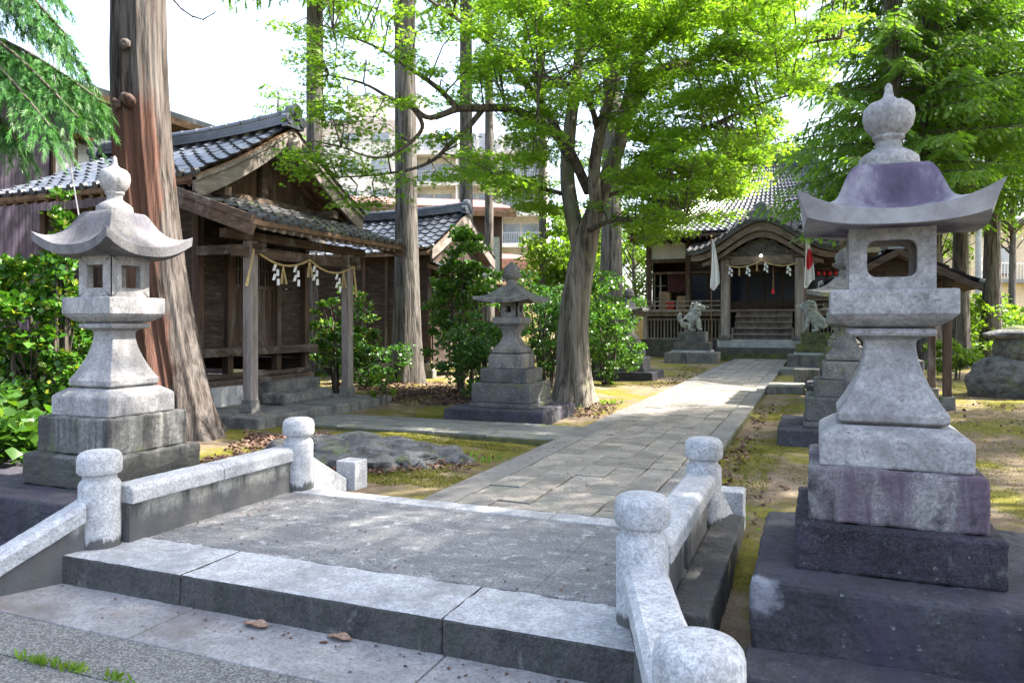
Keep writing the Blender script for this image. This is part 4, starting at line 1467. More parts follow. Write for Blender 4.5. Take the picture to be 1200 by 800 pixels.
for x0, x1 in ((-7.45, -3.5), (-0.38, 3.55)):
    mb = MB()
    for z in (2.13, 2.32):
        mb.box(x0, x1, 32.22, 32.28, z - 0.025, z + 0.025)
    n = 4
    for k in range(n + 1):
        x = x0 + 0.05 + (x1 - x0 - 0.1) * k / n
        mb.box(x - 0.035, x + 0.035, 32.20, 32.30, 1.962, 2.36 + (0.1 if k in (0, n) else 0))
    mb.build('veranda_railing', 'wood_grey', sh)
# hall walls: posts, glass doors, plaster
for x in (-6.95, -5.2, -3.5, -0.42, 1.3, 3.0):
    MB().box(x - 0.11, x + 0.11, 33.4, 33.62, 1.962, 5.3).build('wall_post', 'wood_vert', sh, bevel=0.01)
mb = MB()
mb.box(-7.1, 3.15, 33.42, 33.6, 4.08, 4.24)
mb.box(-7.1, 3.15, 33.42, 33.6, 3.56, 3.66)
mb.build('head_beam', 'wood_vert', sh, bevel=0.008)


def sliding_door(x0, x1, n, z0=1.965, z1=3.555, y=33.5):
    w = (x1 - x0) / n
    for k in range(n):
        a, b = x0 + w * k, x0 + w * (k + 1)
        yy = y + 0.03 * (k % 2)
        mb = MB()
        mb.box(a, a + 0.05, yy, yy + 0.028, z0, z1)
        mb.box(b - 0.05, b, yy, yy + 0.028, z0, z1)
        mb.box(a + 0.05, b - 0.05, yy, yy + 0.028, z0, z0 + 0.35)
        mb.box(a + 0.05, b - 0.05, yy, yy + 0.028, z1 - 0.06, z1)
        mb.box(a + 0.05, b - 0.05, yy + 0.004, yy + 0.024, z0 + 0.92, z0 + 0.95)
        d = mb.build('sliding_door', 'wood_dark', sh)
        MB().box(a + 0.05, b - 0.05, yy + 0.010, yy + 0.018, z0 + 0.35, z1 - 0.06).build('pane', 'glass_dark', d)


sliding_door(-3.38, -0.54, 4)
sliding_door(-5.08, -3.62, 2)
sliding_door(-0.30, 1.18, 2)
sliding_door(1.42, 2.88, 2)
mb = MB()
for x0, x1 in ((-5.08, -3.62), (-3.38, -0.54), (-0.30, 1.18), (1.42, 2.88)):
    mb.box(x0, x1, 33.52, 33.54, 3.66, 4.08)
mb.build('transom', 'wood_dark', sh)
mb = MB()
for x0, x1 in ((-6.84, -5.31), (1.41, 2.89), (-0.31, 1.19)):
    MB().box(x0, x1, 33.5, 33.53, 4.24, 5.2).build('plaster_panel', 'plaster', sh)
mb = MB()
mb.box(-7.0, 3.1, 36.0, 36.1, 1.9, 5.2)
mb.box(-5.19, -5.12, 33.63, 36.0, 1.96, 5.2)
mb.box(-7.0, 3.1, 33.63, 36, 1.86, 1.95)
mb.box(-7.0, 3.1, 33.63, 36, 4.6, 4.7)
mb.box(-7.02, -6.97, 34.6, 42, 0.66, 5.2)
mb.box(3.05, 3.1, 33.6, 42, 0.66, 5.2)
mb.box(-7.0, 3.1, 41.9, 42, 0.66, 5.2)
mb.build('wall', 'wood_dark', sh)
mb = MB()
for k in range(12):
    x0 = -6.1 + 0.075 * k
    mb.tube([(x0, 33.75 + 0.03 * (k % 2), 3.56), (x0 + 0.01, 33.76, 2.9), (x0, 33.75 + 0.03 * (k % 2), 2.75 + 0.02 * (k % 3))], 0.045, 6)
mb.build('curtain', 'curtain', sh)
mb = MB()
for x in (-6.72, -6.45):
    mb.box(x - 0.03, x + 0.03, 33.6, 33.63, 1.965, 3.56)
for z in (2.5, 3.05):
    mb.box(-6.84, -6.2, 33.6, 33.63, z - 0.015, z + 0.015)
mb.build('open_shutter', 'wood_grey', sh)
# main roof
zE, zR, yE, yR = 5.2, 9.05, 31.7, 37.0


def S_front(u, v):
    xl = -7.6 + (CX - 1.7 + 7.6) * v
    xr = 3.7 + (CX + 1.7 - 3.7) * v
    s_ = (2 * u - 1)
    return (xl + (xr - xl) * u, yE + (yR - yE) * v, zE + (zR - zE) * (0.66 * v + 0.34 * v * v) + 0.28 * s_ ** 6 * (1 - v) ** 2)


tiles(MB(), S_front, 40, 22, amp=0.06, lift=0.04, disc=0.07).build('roof_tiles', 'tile', sh, smooth=50)
for sx in (-1, 1):
    def S_side(u, v, sx=sx):
        x = (-7.6 if sx < 0 else 3.7) + ((CX + sx * 1.7) - (-7.6 if sx < 0 else 3.7)) * v
        return (x, yE + (42.3 - yE) * u + (yR - (yE + (42.3 - yE) * u)) * v, zE + (zR - zE) * (0.66 * v + 0.34 * v * v) + 0.28 * (2 * u - 1) ** 6 * (1 - v) ** 2)
    tiles(MB(), S_side, 30, 14, amp=0.06, lift=0.04, disc=0.07).build('roof_tiles', 'tile', sh, smooth=50)
    c0, c1 = Vector(S_front(0 if sx < 0 else 1, 0)), Vector(S_front(0 if sx < 0 else 1, 1))
    pts = [Vector(S_front(0 if sx < 0 else 1, k / 6)) + Vector((0, 0, 0.08)) for k in range(7)]
    ridge(MB(), pts, 0.14, 2).build('hip_ridge', 'tile', sh, smooth=40)
mb = MB()
n = 6
for j in range(n):
    q = [S_front(0, j / n), S_front(1, j / n), S_front(1, (j + 1) / n), S_front(0, (j + 1) / n)]
    f = lambda p: (p[0], 74 - p[1], p[2])
    w_ = [f(p) for p in q]
    mb.hexa([(a, b, c - 0.05) for a, b, c in w_] + [(a, b, c) for a, b, c in w_])
mb.build('roof_back', 'tile', sh)
ridge(MB(), [(CX - 1.8, yR, zR + 0.1), (CX + 1.8, yR, zR + 0.1)], 0.24, 6).build('ridge', 'tile', sh, smooth=40)
for sx in (-1, 1):
    ridge_end(MB(), (CX + sx * 1.85, yR, zR + 0.15), (sx, -0.3, 0), 2.2).build('ridge_end', 'tile', sh, smooth=40)
mb = MB()
mb.box(-7.45, 3.55, 31.85, 42.1, 5.02, 5.1)
for k in range(38):
    x = -7.4 + 10.9 * k / 37
    mb.box(x - 0.045, x + 0.045, 31.78, 33.4, 4.9, 5.018)
mb.build('eave_rafters', 'wood_vert', sh)
MB().box(-7.55, 3.65, 31.72, 31.78, 5.0, 5.13).build('eave_board', 'wood_vert', sh)


# arched porch gable
def kara(s_):
    s_ = abs(s_)
    return 4.2 + 1.28 * (0.5 + 0.5 * math.cos(math.pi * min(s_, 1) ** 0.92)) + 0.05 * s_ ** 6


PW = 2.84


def S_kara(u, v):
    s_ = 2 * u - 1
    return (CX + PW * s_, 30.55 + 3.2 * v, kara(s_) + 0.95 * v)


mb = MB()
tiles(mb, lambda u, v: S_kara(u, v), 22, 10, amp=0.05, lift=0.035, disc=0.075)
mb.build('porch_roof', 'tile_mossy', sh, smooth=50)
ridge(MB(), [(CX, 30.6, kara(0) + 0.1), (CX, 32.5, kara(0) + 0.66)], 0.16, 3).build('porch_ridge', 'tile', sh, smooth=40)
ridge_end(MB(), (CX, 30.6, kara(0) + 0.1), (0, -1, 0), 1.7).build('ridge_end', 'tile', sh, smooth=40)
K = 32
ss = [-1 + 2 * k / K for k in range(K + 1)]
MB().strip([(CX + PW * 0.985 * s_, kara(s_) - 0.13) for s_ in ss], [(CX + PW * 0.985 * s_, kara(s_) - 0.02) for s_ in ss], 1, 30.62, 33.7).build('porch_roof_boards', 'wood_vert', sh)
MB().strip([(CX + PW * 1.0 * s_, kara(s_) - 0.13) for s_ in ss], [(CX + PW * 1.0 * s_, kara(s_) + 0.07) for s_ in ss], 1, 30.57, 30.615).build('verge_tiles', 'tile_mossy', sh, bevel=0.01)
MB().strip([(CX + PW * 0.95 * s_, kara(s_) - 0.46 + 0.10 * abs(s_)) for s_ in ss], [(CX + PW * 0.95 * s_, kara(s_) - 0.132) for s_ in ss], 1, 30.72, 30.82).build('arched_barge_board', 'wood_arch', sh, bevel=0.01)
MB().strip([(CX + PW * 0.80 * s_, kara(s_ * 0.86) - 0.72 + 0.12 * abs(s_)) for s_ in ss], [(CX + PW * 0.80 * s_, kara(s_ * 0.86) - 0.46) for s_ in ss], 1, 30.86, 30.95).build('arched_beam', 'wood_arch', sh, bevel=0.01)
for x in (CX - 1.4, CX + 1.4):
    MB().sq([(0.17, 0.73), (0.17, 3.95)], (x, 31.25, 0)).build('porch_post', 'wood_grey', sh, bevel=0.03)
    MB().sq([(0.24, 0.721), (0.24, 0.85), (0.2, 0.9)], (x, 31.25, 0)).build('post_base', 'old_stone', sh, bevel=0.015)
    mb = MB()
    mb.box(x - 0.24, x + 0.24, 31.0, 31.5, 3.952, 4.1)
    mb.box(x - 0.5, x + 0.5, 31.15, 31.35, 4.102, 4.25)
    mb.build('bracket', 'wood_beam', sh, bevel=0.03)
    MB().box(x - 0.1, x + 0.1, 31.42, 33.4, 3.5, 3.75).build('tie_beam', 'wood_beam', sh, bevel=0.02)
    sg = 1 if x > CX else -1
    mb = MB()
    mb.tube([(x + sg * 0.17, 31.25, 3.7), (x + sg * 0.45, 31.25, 3.72), (x + sg * 0.65, 31.25, 3.82), (x + sg * 0.62, 31.25, 3.93)], [0.13, 0.12, 0.09, 0.05], 10)
    mb.build('beam_nose', 'carving', sh, smooth=60)
MB().box(CX - 1.22, CX + 1.22, 31.13, 31.37, 3.70, 4.06).build('porch_beam', 'wood_arch', sh, bevel=0.03)
mb = MB()
poly = []
for k in range(25):
    s_ = -1 + 2 * k / 24
    poly.append((CX + 1.15 * s_, 4.13 + 0.62 * (1 - abs(s_) ** 1.7) + 0.05 * math.cos(s_ * 16)))
poly = [(CX + 1.15, 4.065), (CX - 1.15, 4.065)] + poly
mb.prism(poly, 1, 31.2, 31.28)
r_ = random.Random(4)
for k in range(26):
    x = CX + r_.uniform(-0.95, 0.95)
    z = 4.13 + r_.uniform(0, 0.55) * (1 - (abs(x - CX) / 1.15) ** 1.7)
    c = Vector((x, 31.17, z))
    q = [c + Vector((math.cos(a) * (0.03 + 0.012 * a), 0, math.sin(a) * (0.03 + 0.012 * a))) for a in [i * 0.7 for i in range(9)]]
    mb.tube(q, 0.022, 5)
mb.build('carved_panel', 'carving', sh, smooth=50)
MB().strip([(CX + 1.25 * s_, 3.9 + 0.95 * (1 - abs(s_) ** 1.6)) for s_ in ss], [(CX + 2.3 * s_, kara(s_ * 0.82) - 0.3) for s_ in ss], 1, 31.42, 31.46).build('porch_infill', 'wood_dark', sh)

rope('straw rope with white paper streamers across the arched porch of the main hall', [(CX - 1.35, 31.0, 3.72), (CX, 31.0, 3.88), (CX + 1.35, 31.0, 3.74)], 0.022, (0.12, 0.36, 0.6, 0.88), (0.2, 0.48), 0.36,
     (CX, 31, 3.7), (1, 0, 0))
t = wthing('bell_rope', 'red and white bell rope hanging in the arched shrine porch', 'rope', (CX + 0.42, 31.2, 2.8))
MB().tube([(CX + 0.42, 31.3, 3.6), (CX + 0.43, 31.28, 3.1), (CX + 0.42, 31.3, 2.75)], [0.025, 0.03, 0.03], 8).build('cord', 'wood_warm', t)
MB().lathe([(0.02, 0.0), (0.05, -0.03), (0.06, -0.2), (0.0, -0.21)], (CX + 0.42, 31.3, 2.75), 10).build('tassel', 'cloth_red', t)
t = wthing('porch_lamp', 'small lit globe lamp under the arched porch gable', 'lamp', (CX, 30.95, 3.95))
MB().lathe([(0.001, -0.055), (0.035, -0.04), (0.055, 0), (0.035, 0.04), (0.001, 0.055)], (CX - 0.02, 31.02, 4.05), 14).build('globe', 'bulb', t, smooth=60)
MB().tube([(CX - 0.02, 31.02, 4.105), (CX - 0.02, 31.18, 4.16)], 0.02, 6).build('bracket', 'iron', t)
t = wthing('lantern_string', 'string of small red paper lanterns on the right wall of the main shrine', 'lantern string', (0.4, 33.2, 3.4))
MB().tube([(-0.3, 33.25, 3.62), (0.45, 33.25, 3.52), (1.2, 33.25, 3.62)], 0.01, 5).build('cord', 'dark', t)
for k in range(6):
    MB().lathe([(0.02, -0.1), (0.07, -0.07), (0.085, 0), (0.07, 0.07), (0.02, 0.1)], (-0.1 + 0.22 * k, 33.25, 3.43), 10).build('paper_lantern', 'red_paper', t, smooth=60)


def flag(label, x, y, ztop, red, seed):
    t = wthing('national_flag', label, 'flag', (x, y, -0.05), 'flags on the shrine porch')
    MB().tube([(x, y, -0.15), (x, y, ztop)], 0.022, 8).build('pole', 'wood_warm', t)
    MB().lathe([(0.001, 0.05), (0.04, 0.03), (0.045, 0), (0.03, -0.04), (0.001, -0.045)], (x, y, ztop + 0.04), 10).build('knob', 'straw', t, smooth=60)
    nu, nv = 24, 40
    r_ = random.Random(seed)
    V, F, mi = [], [], []
    for j in range(nv + 1):
        w = j / nv
        for i in range(nu + 1):
            q = i / nu
            width = 0.05 + 0.36 * w ** 0.8 - 0.10 * max(0, w - 0.75)
            xx = x + 0.02 + width * (q - 0.18 * w) * 1.0
            yy = y - 0.03 + 0.05 * math.sin(q * 13 + 2 * w + seed) * (0.3 + w) + 0.02 * math.sin(q * 29 + seed)
            zz = ztop - 0.1 - 1.95 * w * (1 - 0.06 * math.cos(q * 5 + seed)) + 0.12 * q * w
            V.append((xx, yy, zz))
    V2 = [(a, b + 0.006, c) for a, b, c in V]
    n = len(V)
    W_ = nu + 1
    for j in range(nv):
        for i in range(nu):
            F.append((j * W_ + i, j * W_ + i + 1, (j + 1) * W_ + i + 1, (j + 1) * W_ + i))
            q, w = (i + .5) / nu, (j + .5) / nv
            mi.append(1 if red and ((q - 0.6) / 0.46) ** 2 + ((w - 0.5) / 0.2) ** 2 < 1 else 0)
    mb = MB()
    mb.add(V, F)
    mb.mi = list(mi)
    mb.v += V2
    mb.f += [tuple(k + n for k in f[::-1]) for f in F]
    mb.mi += list(mi)
    mb.build('cloth', ['cloth_white', 'cloth_red'], t, smooth=80)


flag('limp all-white flag on a pole at the left post of the arched porch', CX - 1.86, 30.42, 4.8, False, 1)
flag('limp flag with red disc, on a pole at the right post of the arched porch', CX + 1.62, 30.42, 4.85, True, 2)
for k, (x, y, z, sx, sz, lab) in enumerate(((-6.25, 33.95, 1.955, 0.62, 0.42, 'wide cardboard box at the bottom of the stack in the open room'),
                                           (-6.3, 33.95, 2.38, 0.5, 0.4, 'cardboard box on top of the wide one in the open room'),
                                           (-5.55, 33.95, 1.955, 0.4, 0.62, 'tall cardboard box standing near the post in the open room'))):
    t = wthing('cardboard_box', lab, 'box', (x, y, z), 'boxes stored in the shrine hall')
    MB().box(x - sx / 2, x + sx / 2, y - 0.2, y + 0.2, z, z + sz).build('body', 'card', t, bevel=0.01)
    mb = MB()
    mb.hexa([(x - sx / 2, y - 0.2, z + sz + 0.001), (x + sx / 2, y - 0.2, z + sz + 0.001), (x + sx / 2, y, z + sz + 0.02), (x - sx / 2, y, z + sz + 0.02),
             (x - sx / 2, y - 0.2, z + sz + 0.007), (x + sx / 2, y - 0.2, z + sz + 0.007), (x + sx / 2, y, z + sz + 0.026), (x - sx / 2, y, z + sz + 0.026)])
    mb.build('flap', 'card', t)
t = wthing('storage_bin', 'small red plastic bin in front of the cardboard boxes in the shrine hall', 'bin', (-6.0, 33.66, 1.955))
MB().sq([(0.14, 0), (0.18, 0.34)], (-6.0, 33.66, 1.957)).build('bin_body', 'red_plastic', t, bevel=0.01)
MB().sq([(0.19, 0.341), (0.19, 0.37), (0.15, 0.385)], (-6.0, 33.66, 1.957)).build('lid', 'red_plastic', t, bevel=0.006)


# guardian lions
def skin_body(name, pts, edges, mat, parent, sub=2):
    me = bpy.data.meshes.new(name)
    me.from_pydata([p[:3] for p in pts], edges, [])
    me.materials.append(M[mat])
    o = bpy.data.objects.new(name, me)
    COL.objects.link(o)
    o.parent = parent
    o.modifiers.new('skin', 'SKIN').use_smooth_shade = True
    sv = me.skin_vertices[0].data
    for i, p in enumerate(pts):
        sv[i].radius = (p[3], p[3])
        sv[i].use_root = i == 0
    s_ = o.modifiers.new('sub', 'SUBSURF')
    s_.levels = s_.render_levels = sub
    return o


def komainu(root):
    pts = [(-.24, 0, .2, .21), (-.08, 0, .36, .23), (.06, 0, .52, .225), (.14, 0, .68, .195), (.2, 0, .83, .19), (.34, 0, .79, .13), (.43, 0, .77, .095),
           (.14, .12, .48, .1), (.2, .13, .28, .075), (.22, .13, .1, .065), (.29, .13, .05, .06),
           (.14, -.12, .48, .1), (.2, -.13, .28, .075), (.22, -.13, .1, .065), (.29, -.13, .05, .06),
           (-.2, .15, .2, .13), (-.02, .19, .24, .09), (-.08, .2, .08, .07), (.08, .2, .05, .055),
           (-.2, -.15, .2, .13), (-.02, -.19, .24, .09), (-.08, -.2, .08, .07), (.08, -.2, .05, .055),
           (-.38, 0, .32, .07), (-.42, 0, .5, .09), (-.36, 0, .64, .05)]
    ed = [(0, 1), (1, 2), (2, 3), (3, 4), (4, 5), (5, 6), (2, 7), (7, 8), (8, 9), (9, 10), (2, 11), (11, 12), (12, 13), (13, 14),
          (0, 15), (15, 16), (16, 17), (17, 18), (0, 19), (19, 20), (20, 21), (21, 22), (0, 23), (23, 24), (24, 25)]
    skin_body('body', pts, ed, 'komainu', root)
    mb = MB()
    r_ = random.Random(8)
    for k in range(60):
        a = r_.uniform(0.75, 2 * math.pi - 0.75)
        h = r_.uniform(0, 1)
        c = (.11 + .04 * h + .17 * math.cos(a), .19 * math.sin(a), .54 + .42 * h)
        mb.lathe([(0.002, -.05), (.035, -.035), (.05, 0), (.035, .035), (.002, .05)], c, 8)
    for sy in (-1, 1):
        mb.lathe([(0.05, -.05), (.045, 0), (.02, .05)], (.15, sy * .16, .97), 8)
    mb.build('mane', 'komainu', root, smooth=60)
    mb = MB()
    for sy in (-1, 1):
        mb.lathe([(0.001, -.03), (.025, -.015), (.028, 0), (.02, .02), (.001, .03)], (.33, sy * .11, .88), 8)
    mb.lathe([(0.001, -.03), (.035, -.015), (.04, 0), (.03, .02), (.001, .03)], (.49, 0, .83), 8)
    mb.build('face_details', 'komainu', root, smooth=60)


kl = thing('guardian_lion', 'seated stone guardian lion facing right, on the left of the shrine steps', 'stone lion', (-4.25, 28.3, 1.06), 'pair of stone guardian lions')
komainu(kl)
kl.scale = (1.15, 1.15, 1.1)
dup(kl, (-0.02, 27.6, 1.06), 'seated stone guardian lion facing left, on the right of the shrine steps', rz=math.pi)
for x, y, lab, m2 in ((-4.22, 28.3, 'stepped dark stone pedestal under the left guardian lion', 'old_dark'), (0.05, 27.6, 'stepped dark stone pedestal under the right guardian lion', 'mossy')):
    p = wthing('lion_pedestal', lab, 'pedestal', (x, y, 0))
    for k, (w, z0, z1, m) in enumerate(((.92, -.15, .3, 'old_stone'), (.72, .301, .38, 'granite_kerb'), (.66, .381, .68, m2), (.5, .681, 1.06, m2))):
        MB().sq([(w, z0), (w, z1)], (x, y, 0), sy=0.75 if k else 0.85).build('base_tier', m, p, bevel=0.015)

# ------------------------------------------------------------------ water pavilion (right, behind the large lantern)
pv = wthing('water_pavilion', 'small open gabled pavilion on wooden posts, behind the large right lantern', 'pavilion', (1.31, 15.4, 0))
PX, PZ, PE = 1.31, 2.68, 2.04
for sx in (-1, 1):
    def S_pv(u, v, sx=sx):
        return (PX + sx * 1.2 * (1 - v), 14.1 + 2.7 * u, PE + (PZ - PE) * (0.85 * v + 0.15 * v * v))
    tiles(MB(), S_pv, 10, 5, disc=0.05).build('roof_tiles', 'tile', pv, smooth=50)
    q = [S_pv(0, 0), S_pv(1, 0), S_pv(1, 1), S_pv(0, 1)]
    MB().hexa([(a, b, c - 0.08) for a, b, c in q] + [(a, b, c - 0.02) for a, b, c in q]).build('roof_boards', 'wood_vert', pv)
    lo = [(S_pv(0, k / 4)[0], S_pv(0, k / 4)[2] - 0.13) for k in range(5)]
    hi = [(S_pv(0, k / 4)[0], S_pv(0, k / 4)[2] - 0.02) for k in range(5)]
    MB().strip(lo, hi, 1, 14.04, 14.08).build('barge_board', 'wood_dark', pv)
    for y in (14.57, 16.4):
        MB().sq([(0.065, -0.05), (0.065, 2.1)], (PX + sx * 0.78, y, 0)).build('post', 'wood_vert', pv, bevel=0.01)
        MB().sq([(0.12, -0.15), (0.11, 0.14)], (PX + sx * 0.78, y, 0)).build('post_base', 'old_stone', pv, bevel=0.015)
    MB().box(PX + sx * 0.78 - 0.05, PX + sx * 0.78 + 0.05, 14.2, 16.7, 2.02, 2.14).build('eave_beam', 'wood_vert', pv, bevel=0.008)
for y in (14.57, 16.4):
    MB().box(PX - 0.95, PX + 0.95, y - 0.05, y + 0.05, 1.86, 1.98).build('tie_beam', 'wood_vert', pv, bevel=0.008)
MB().prism([(PX - 0.8, 2.12), (PX + 0.8, 2.12), (PX, 2.55)], 1, 14.5, 14.53).build('gable_wall', 'wood_dark', pv)
ridge(MB(), [(PX, 14.08, PZ + 0.05), (PX, 16.85, PZ + 0.05)], 0.1, 2).build('ridge', 'tile', pv, smooth=40)
ridge_end(MB(), (PX, 14.08, PZ + 0.04), (0, -1, 0), 0.8).build('ridge_end', 'tile', pv, smooth=40)
ba = wthing('stone_basin', 'rectangular grey stone water basin under the small pavilion', 'basin', (PX, 15.5, 0))
mb = MB()
mb.box(PX - 0.5, PX + 0.5, 15.1, 15.9, -0.1, 0.45)
mb.box(PX - 0.5, PX + 0.5, 15.1, 15.2, 0.45, 0.72)
mb.box(PX - 0.5, PX + 0.5, 15.8, 15.9, 0.45, 0.72)
mb.box(PX - 0.5, PX - 0.4, 15.2, 15.8, 0.45, 0.72)
mb.box(PX + 0.4, PX + 0.5, 15.2, 15.8, 0.45, 0.72)
mb.build('basin_body', 'old_stone', ba, bevel=0.02)
MB().box(PX - 0.39, PX + 0.39, 15.21, 15.79, 0.451, 0.66).build('water', 'glass_dark', ba)


# rustic boulder lantern at the right edge
def blob(mb, c, r3, seed, nu=22, nv=14, amp=0.14, zcut=None, crag=0.0):
    r_ = np.random.default_rng(seed)
    k = r_.normal(size=(7, 3)) * 2.2
    ph = r_.random(7) * 6.28
    V, F = [], []
    for j in range(nv + 1):
        th = math.pi * j / nv
        for i in range(nu):
            a = 2 * math.pi * i / nu
            d = np.array([math.sin(th) * math.cos(a), math.sin(th) * math.sin(a), math.cos(th)])
            f = 1 + amp * float(np.mean(np.sin(k @ d + ph))) * 2 + amp * 0.3 * math.sin(9 * d[0] + seed) * math.sin(8 * d[2] + 5 * d[1])
            if crag:
                f += crag * (abs(math.sin(5 * d[0] + 3 * d[1] + seed)) + abs(math.sin(9 * d[1] - 4 * d[0] + 2 * d[2])) * 0.6 + 0.4 * abs(math.sin(17 * d[0] + 6 * d[2])) - 1.0)
            p = [c[q] + d[q] * r3[q] * f for q in range(3)]
            if zcut is not None:
                p[2] = max(p[2], zcut)
            V.append(p)
    for j in range(nv):
        for i in range(nu):
            F.append((j * nu + i, j * nu + (i + 1) % nu, (j + 1) * nu + (i + 1) % nu, (j + 1) * nu + i))
    return mb.add(V, F)


ru = wthing('boulder_lantern', 'squat lantern of natural boulders with flat cap stone, at the right edge', 'stone lantern', (3.65, 17.3, 0))
blob(MB(), (3.75, 17.4, 0.2), (1.0, 0.75, 0.55), 3, amp=0.16).build('base_boulder', 'rock', ru, smooth=80)
MB().lathe([(0.3, 0.62), (0.40, 0.68), (0.45, 0.82), (0.45, 0.95), (0.40, 1.08), (0.34, 1.12)], (3.72, 17.35, 0), 18).build('fire_box', 'rock', ru, smooth=60)
blob(MB(), (3.75, 17.35, 1.17), (0.68, 0.55, 0.12), 9, amp=0.1).build('cap_stone', 'rock', ru, smooth=70)
MB().lathe([(0.36, 1.2), (0.3, 1.28), (0.1, 1.34), (0.01, 1.35)], (3.72, 17.35, 0), 14).build('moss_cushion', 'mossy', ru, smooth=70)

# flat rock in the leaf litter beside the bridge
rk = MB()
blob(rk, (-4.55, 7.05, -0.1), (0.95, 0.62, 0.22), 21, 60, 34, 0.2, crag=0.2)
blob(rk, (-5.35, 7.0, -0.12), (0.55, 0.45, 0.2), 22, 40, 24, 0.2, crag=0.2)
blob(rk, (-3.95, 7.1, -0.14), (0.55, 0.42, 0.2), 23, 40, 24, 0.2, crag=0.2)
tag(rk.build('flat_rock', 'rock', smooth=32), 'low flat grey rock half buried in fallen leaves and moss, left of the path', 'rock')

# ------------------------------------------------------------------ buildings beyond the grounds
ph = wthing('purple_house', 'dark purple corrugated house with a window, behind the small shrine at the left edge', 'house', (-17, 11.5, 0))
mb = MB()
pl, k = [], 0
y = 4.0
while y < 16.4:
    pl.append((-15.3 + (0.018 if k % 4 < 2 else 0), y))
    y += 0.03 if k % 2 else 0.045
    k += 1
mb.prism(pl + [(-21, 16.4), (-21, 4.0)], 2, -0.1, 6.35)
mb.build('wall', 'purple_siding', ph)
mb = MB()
mb.hexa([(-21.5, 3.2, 7.4), (-14.55, 3.2, 6.42), (-14.55, 16.9, 6.42), (-21.5, 16.9, 7.4), (-21.5, 3.2, 7.55), (-14.55, 3.2, 6.56), (-14.55, 16.9, 6.56), (-21.5, 16.9, 7.55)])
mb.build('roof', 'tile', ph)
MB().box(-14.6, -14.52, 3.2, 16.9, 6.25, 6.418).build('eave_board', 'wood_warm', ph)
mb = MB()
mb.hexa([(-15.28, 3.3, 6.2), (-14.62, 3.3, 6.26), (-14.62, 16.8, 6.26), (-15.28, 16.8, 6.2), (-15.28, 3.3, 6.25), (-14.62, 3.3, 6.31), (-14.62, 16.8, 6.31), (-15.28, 16.8, 6.25)])
mb.build('soffit', 'wood_warm', ph)
f = MB()
for y0, y1 in ((11.12, 11.18), (11.64, 11.70), (12.14, 12.2)):
    f.box(-15.27, -15.2, y0, y1, 4.5, 5.4)
f.box(-15.27, -15.2, 11.12, 12.2, 4.44, 4.5)
f.box(-15.27, -15.2, 11.12, 12.2, 5.4, 5.46)
w = f.build('window', 'wood_vert', ph)
MB().box(-15.26, -15.235, 11.15, 12.17, 4.5, 5.4).build('pane', 'glass_blind', w)
MB().hexa([(-15.27, 11.6, 5.5), (-14.85, 11.6, 5.42), (-14.85, 12.75, 5.42), (-15.27, 12.75, 5.5), (-15.27, 11.6, 5.62), (-14.85, 11.6, 5.48), (-14.85, 12.75, 5.48), (-15.27, 12.75, 5.62)]).build('awning', 'red_awning', ph)

# brown house
A_, B_ = Vector((-17.9, 22.9, 0)), Vector((-11.4, 27.2, 0))
d_ = (B_ - A_).normalized()
n_ = Vector((-d_.y, d_.x, 0))
bh = wthing('brown_house', 'brown clad house with rusty metal roof, behind the dark storehouse', 'house', (-15, 26.5, 0))


def quadbox(a, b, z0, z1, depth, back=0.0):
    """box standing on the line a-b, going back from it"""
    a, b = a + n_ * back, b + n_ * back
    q = [a, b, b + n_ * depth, a + n_ * depth]
    return [(p.x, p.y, z0) for p in q] + [(p.x, p.y, z1) for p in q]


MB().hexa(quadbox(A_, B_, -0.1, 5.75, 7, 0.5)).build('wall', 'brown_siding', bh)
q = quadbox(A_ - d_ * 0.3, B_ + d_ * 0.5, 5.8, 5.95, 8)
q = [(p[0], p[1], p[2] + (0.0 if i % 4 < 2 else 1.6)) for i, p in enumerate(q)]
MB().hexa(q).build('roof', 'rust_roof', bh)
MB().hexa(quadbox(A_ - d_ * 0.3, B_ + d_ * 0.5, 5.6, 5.798, 0.06)).build('eave_board', 'wood_warm', bh)
mb = MB()
k = 0.0
L_ = (B_ - A_).length
while k < L_:
    p = A_ + d_ * k + n_ * 0.5
    mb.hexa([(p + d_ * a + n_ * b)[:2] + (z,) if False else ((p + d_ * a + n_ * b).x, (p + d_ * a + n_ * b).y, z) for z in (0, 5.74) for a, b in ((0, -0.025), (0.03, -0.025), (0.03, 0.0), (0, 0.0))])
    k += 0.42
mb.build('battens', 'brown_siding', bh)
for t0_, w_, z0, z1 in ((1.9, 1.0, 3.9, 5.0), (5.2, 0.9, 4.3, 4.75), (7.0, 0.75, 3.0, 4.9)):
    p0, p1 = A_ + d_ * t0_, A_ + d_ * (t0_ + w_)
    f = MB().hexa(quadbox(p0, p1, z0, z1, 0.08, 0.44)).build('window', 'wood_vert', bh)
    MB().hexa(quadbox(p0 + d_ * 0.07, p1 - d_ * 0.07, z0 + 0.07, z1 - 0.07, 0.03, 0.42)).build('pane', 'glass_blind', f)

# pale yellow shed with red roof
ys_ = wthing('yellow_shed', 'pale yellow shed with a red-brown roof edge, beyond the storehouse', 'shed', (-13.4, 34, 0))
A_, B_ = at(560, 378, 35), at(636, 378, 36)
A_.z = B_.z = 0
d_ = (B_ - A_).normalized()
n_ = Vector((-d_.y, d_.x, 0))
MB().hexa(quadbox(A_, B_, -0.1, 4.0, 5, 0.25)).build('wall', 'yellow_wall', ys_)
q = quadbox(A_ - d_ * 0.3, B_ + d_ * 0.4, 4.0, 4.45, 6)
MB().hexa([(p[0], p[1], p[2] + (0.0 if i % 4 < 2 else 0.8)) for i, p in enumerate(q)]).build('roof', 'rust_roof', ys_)

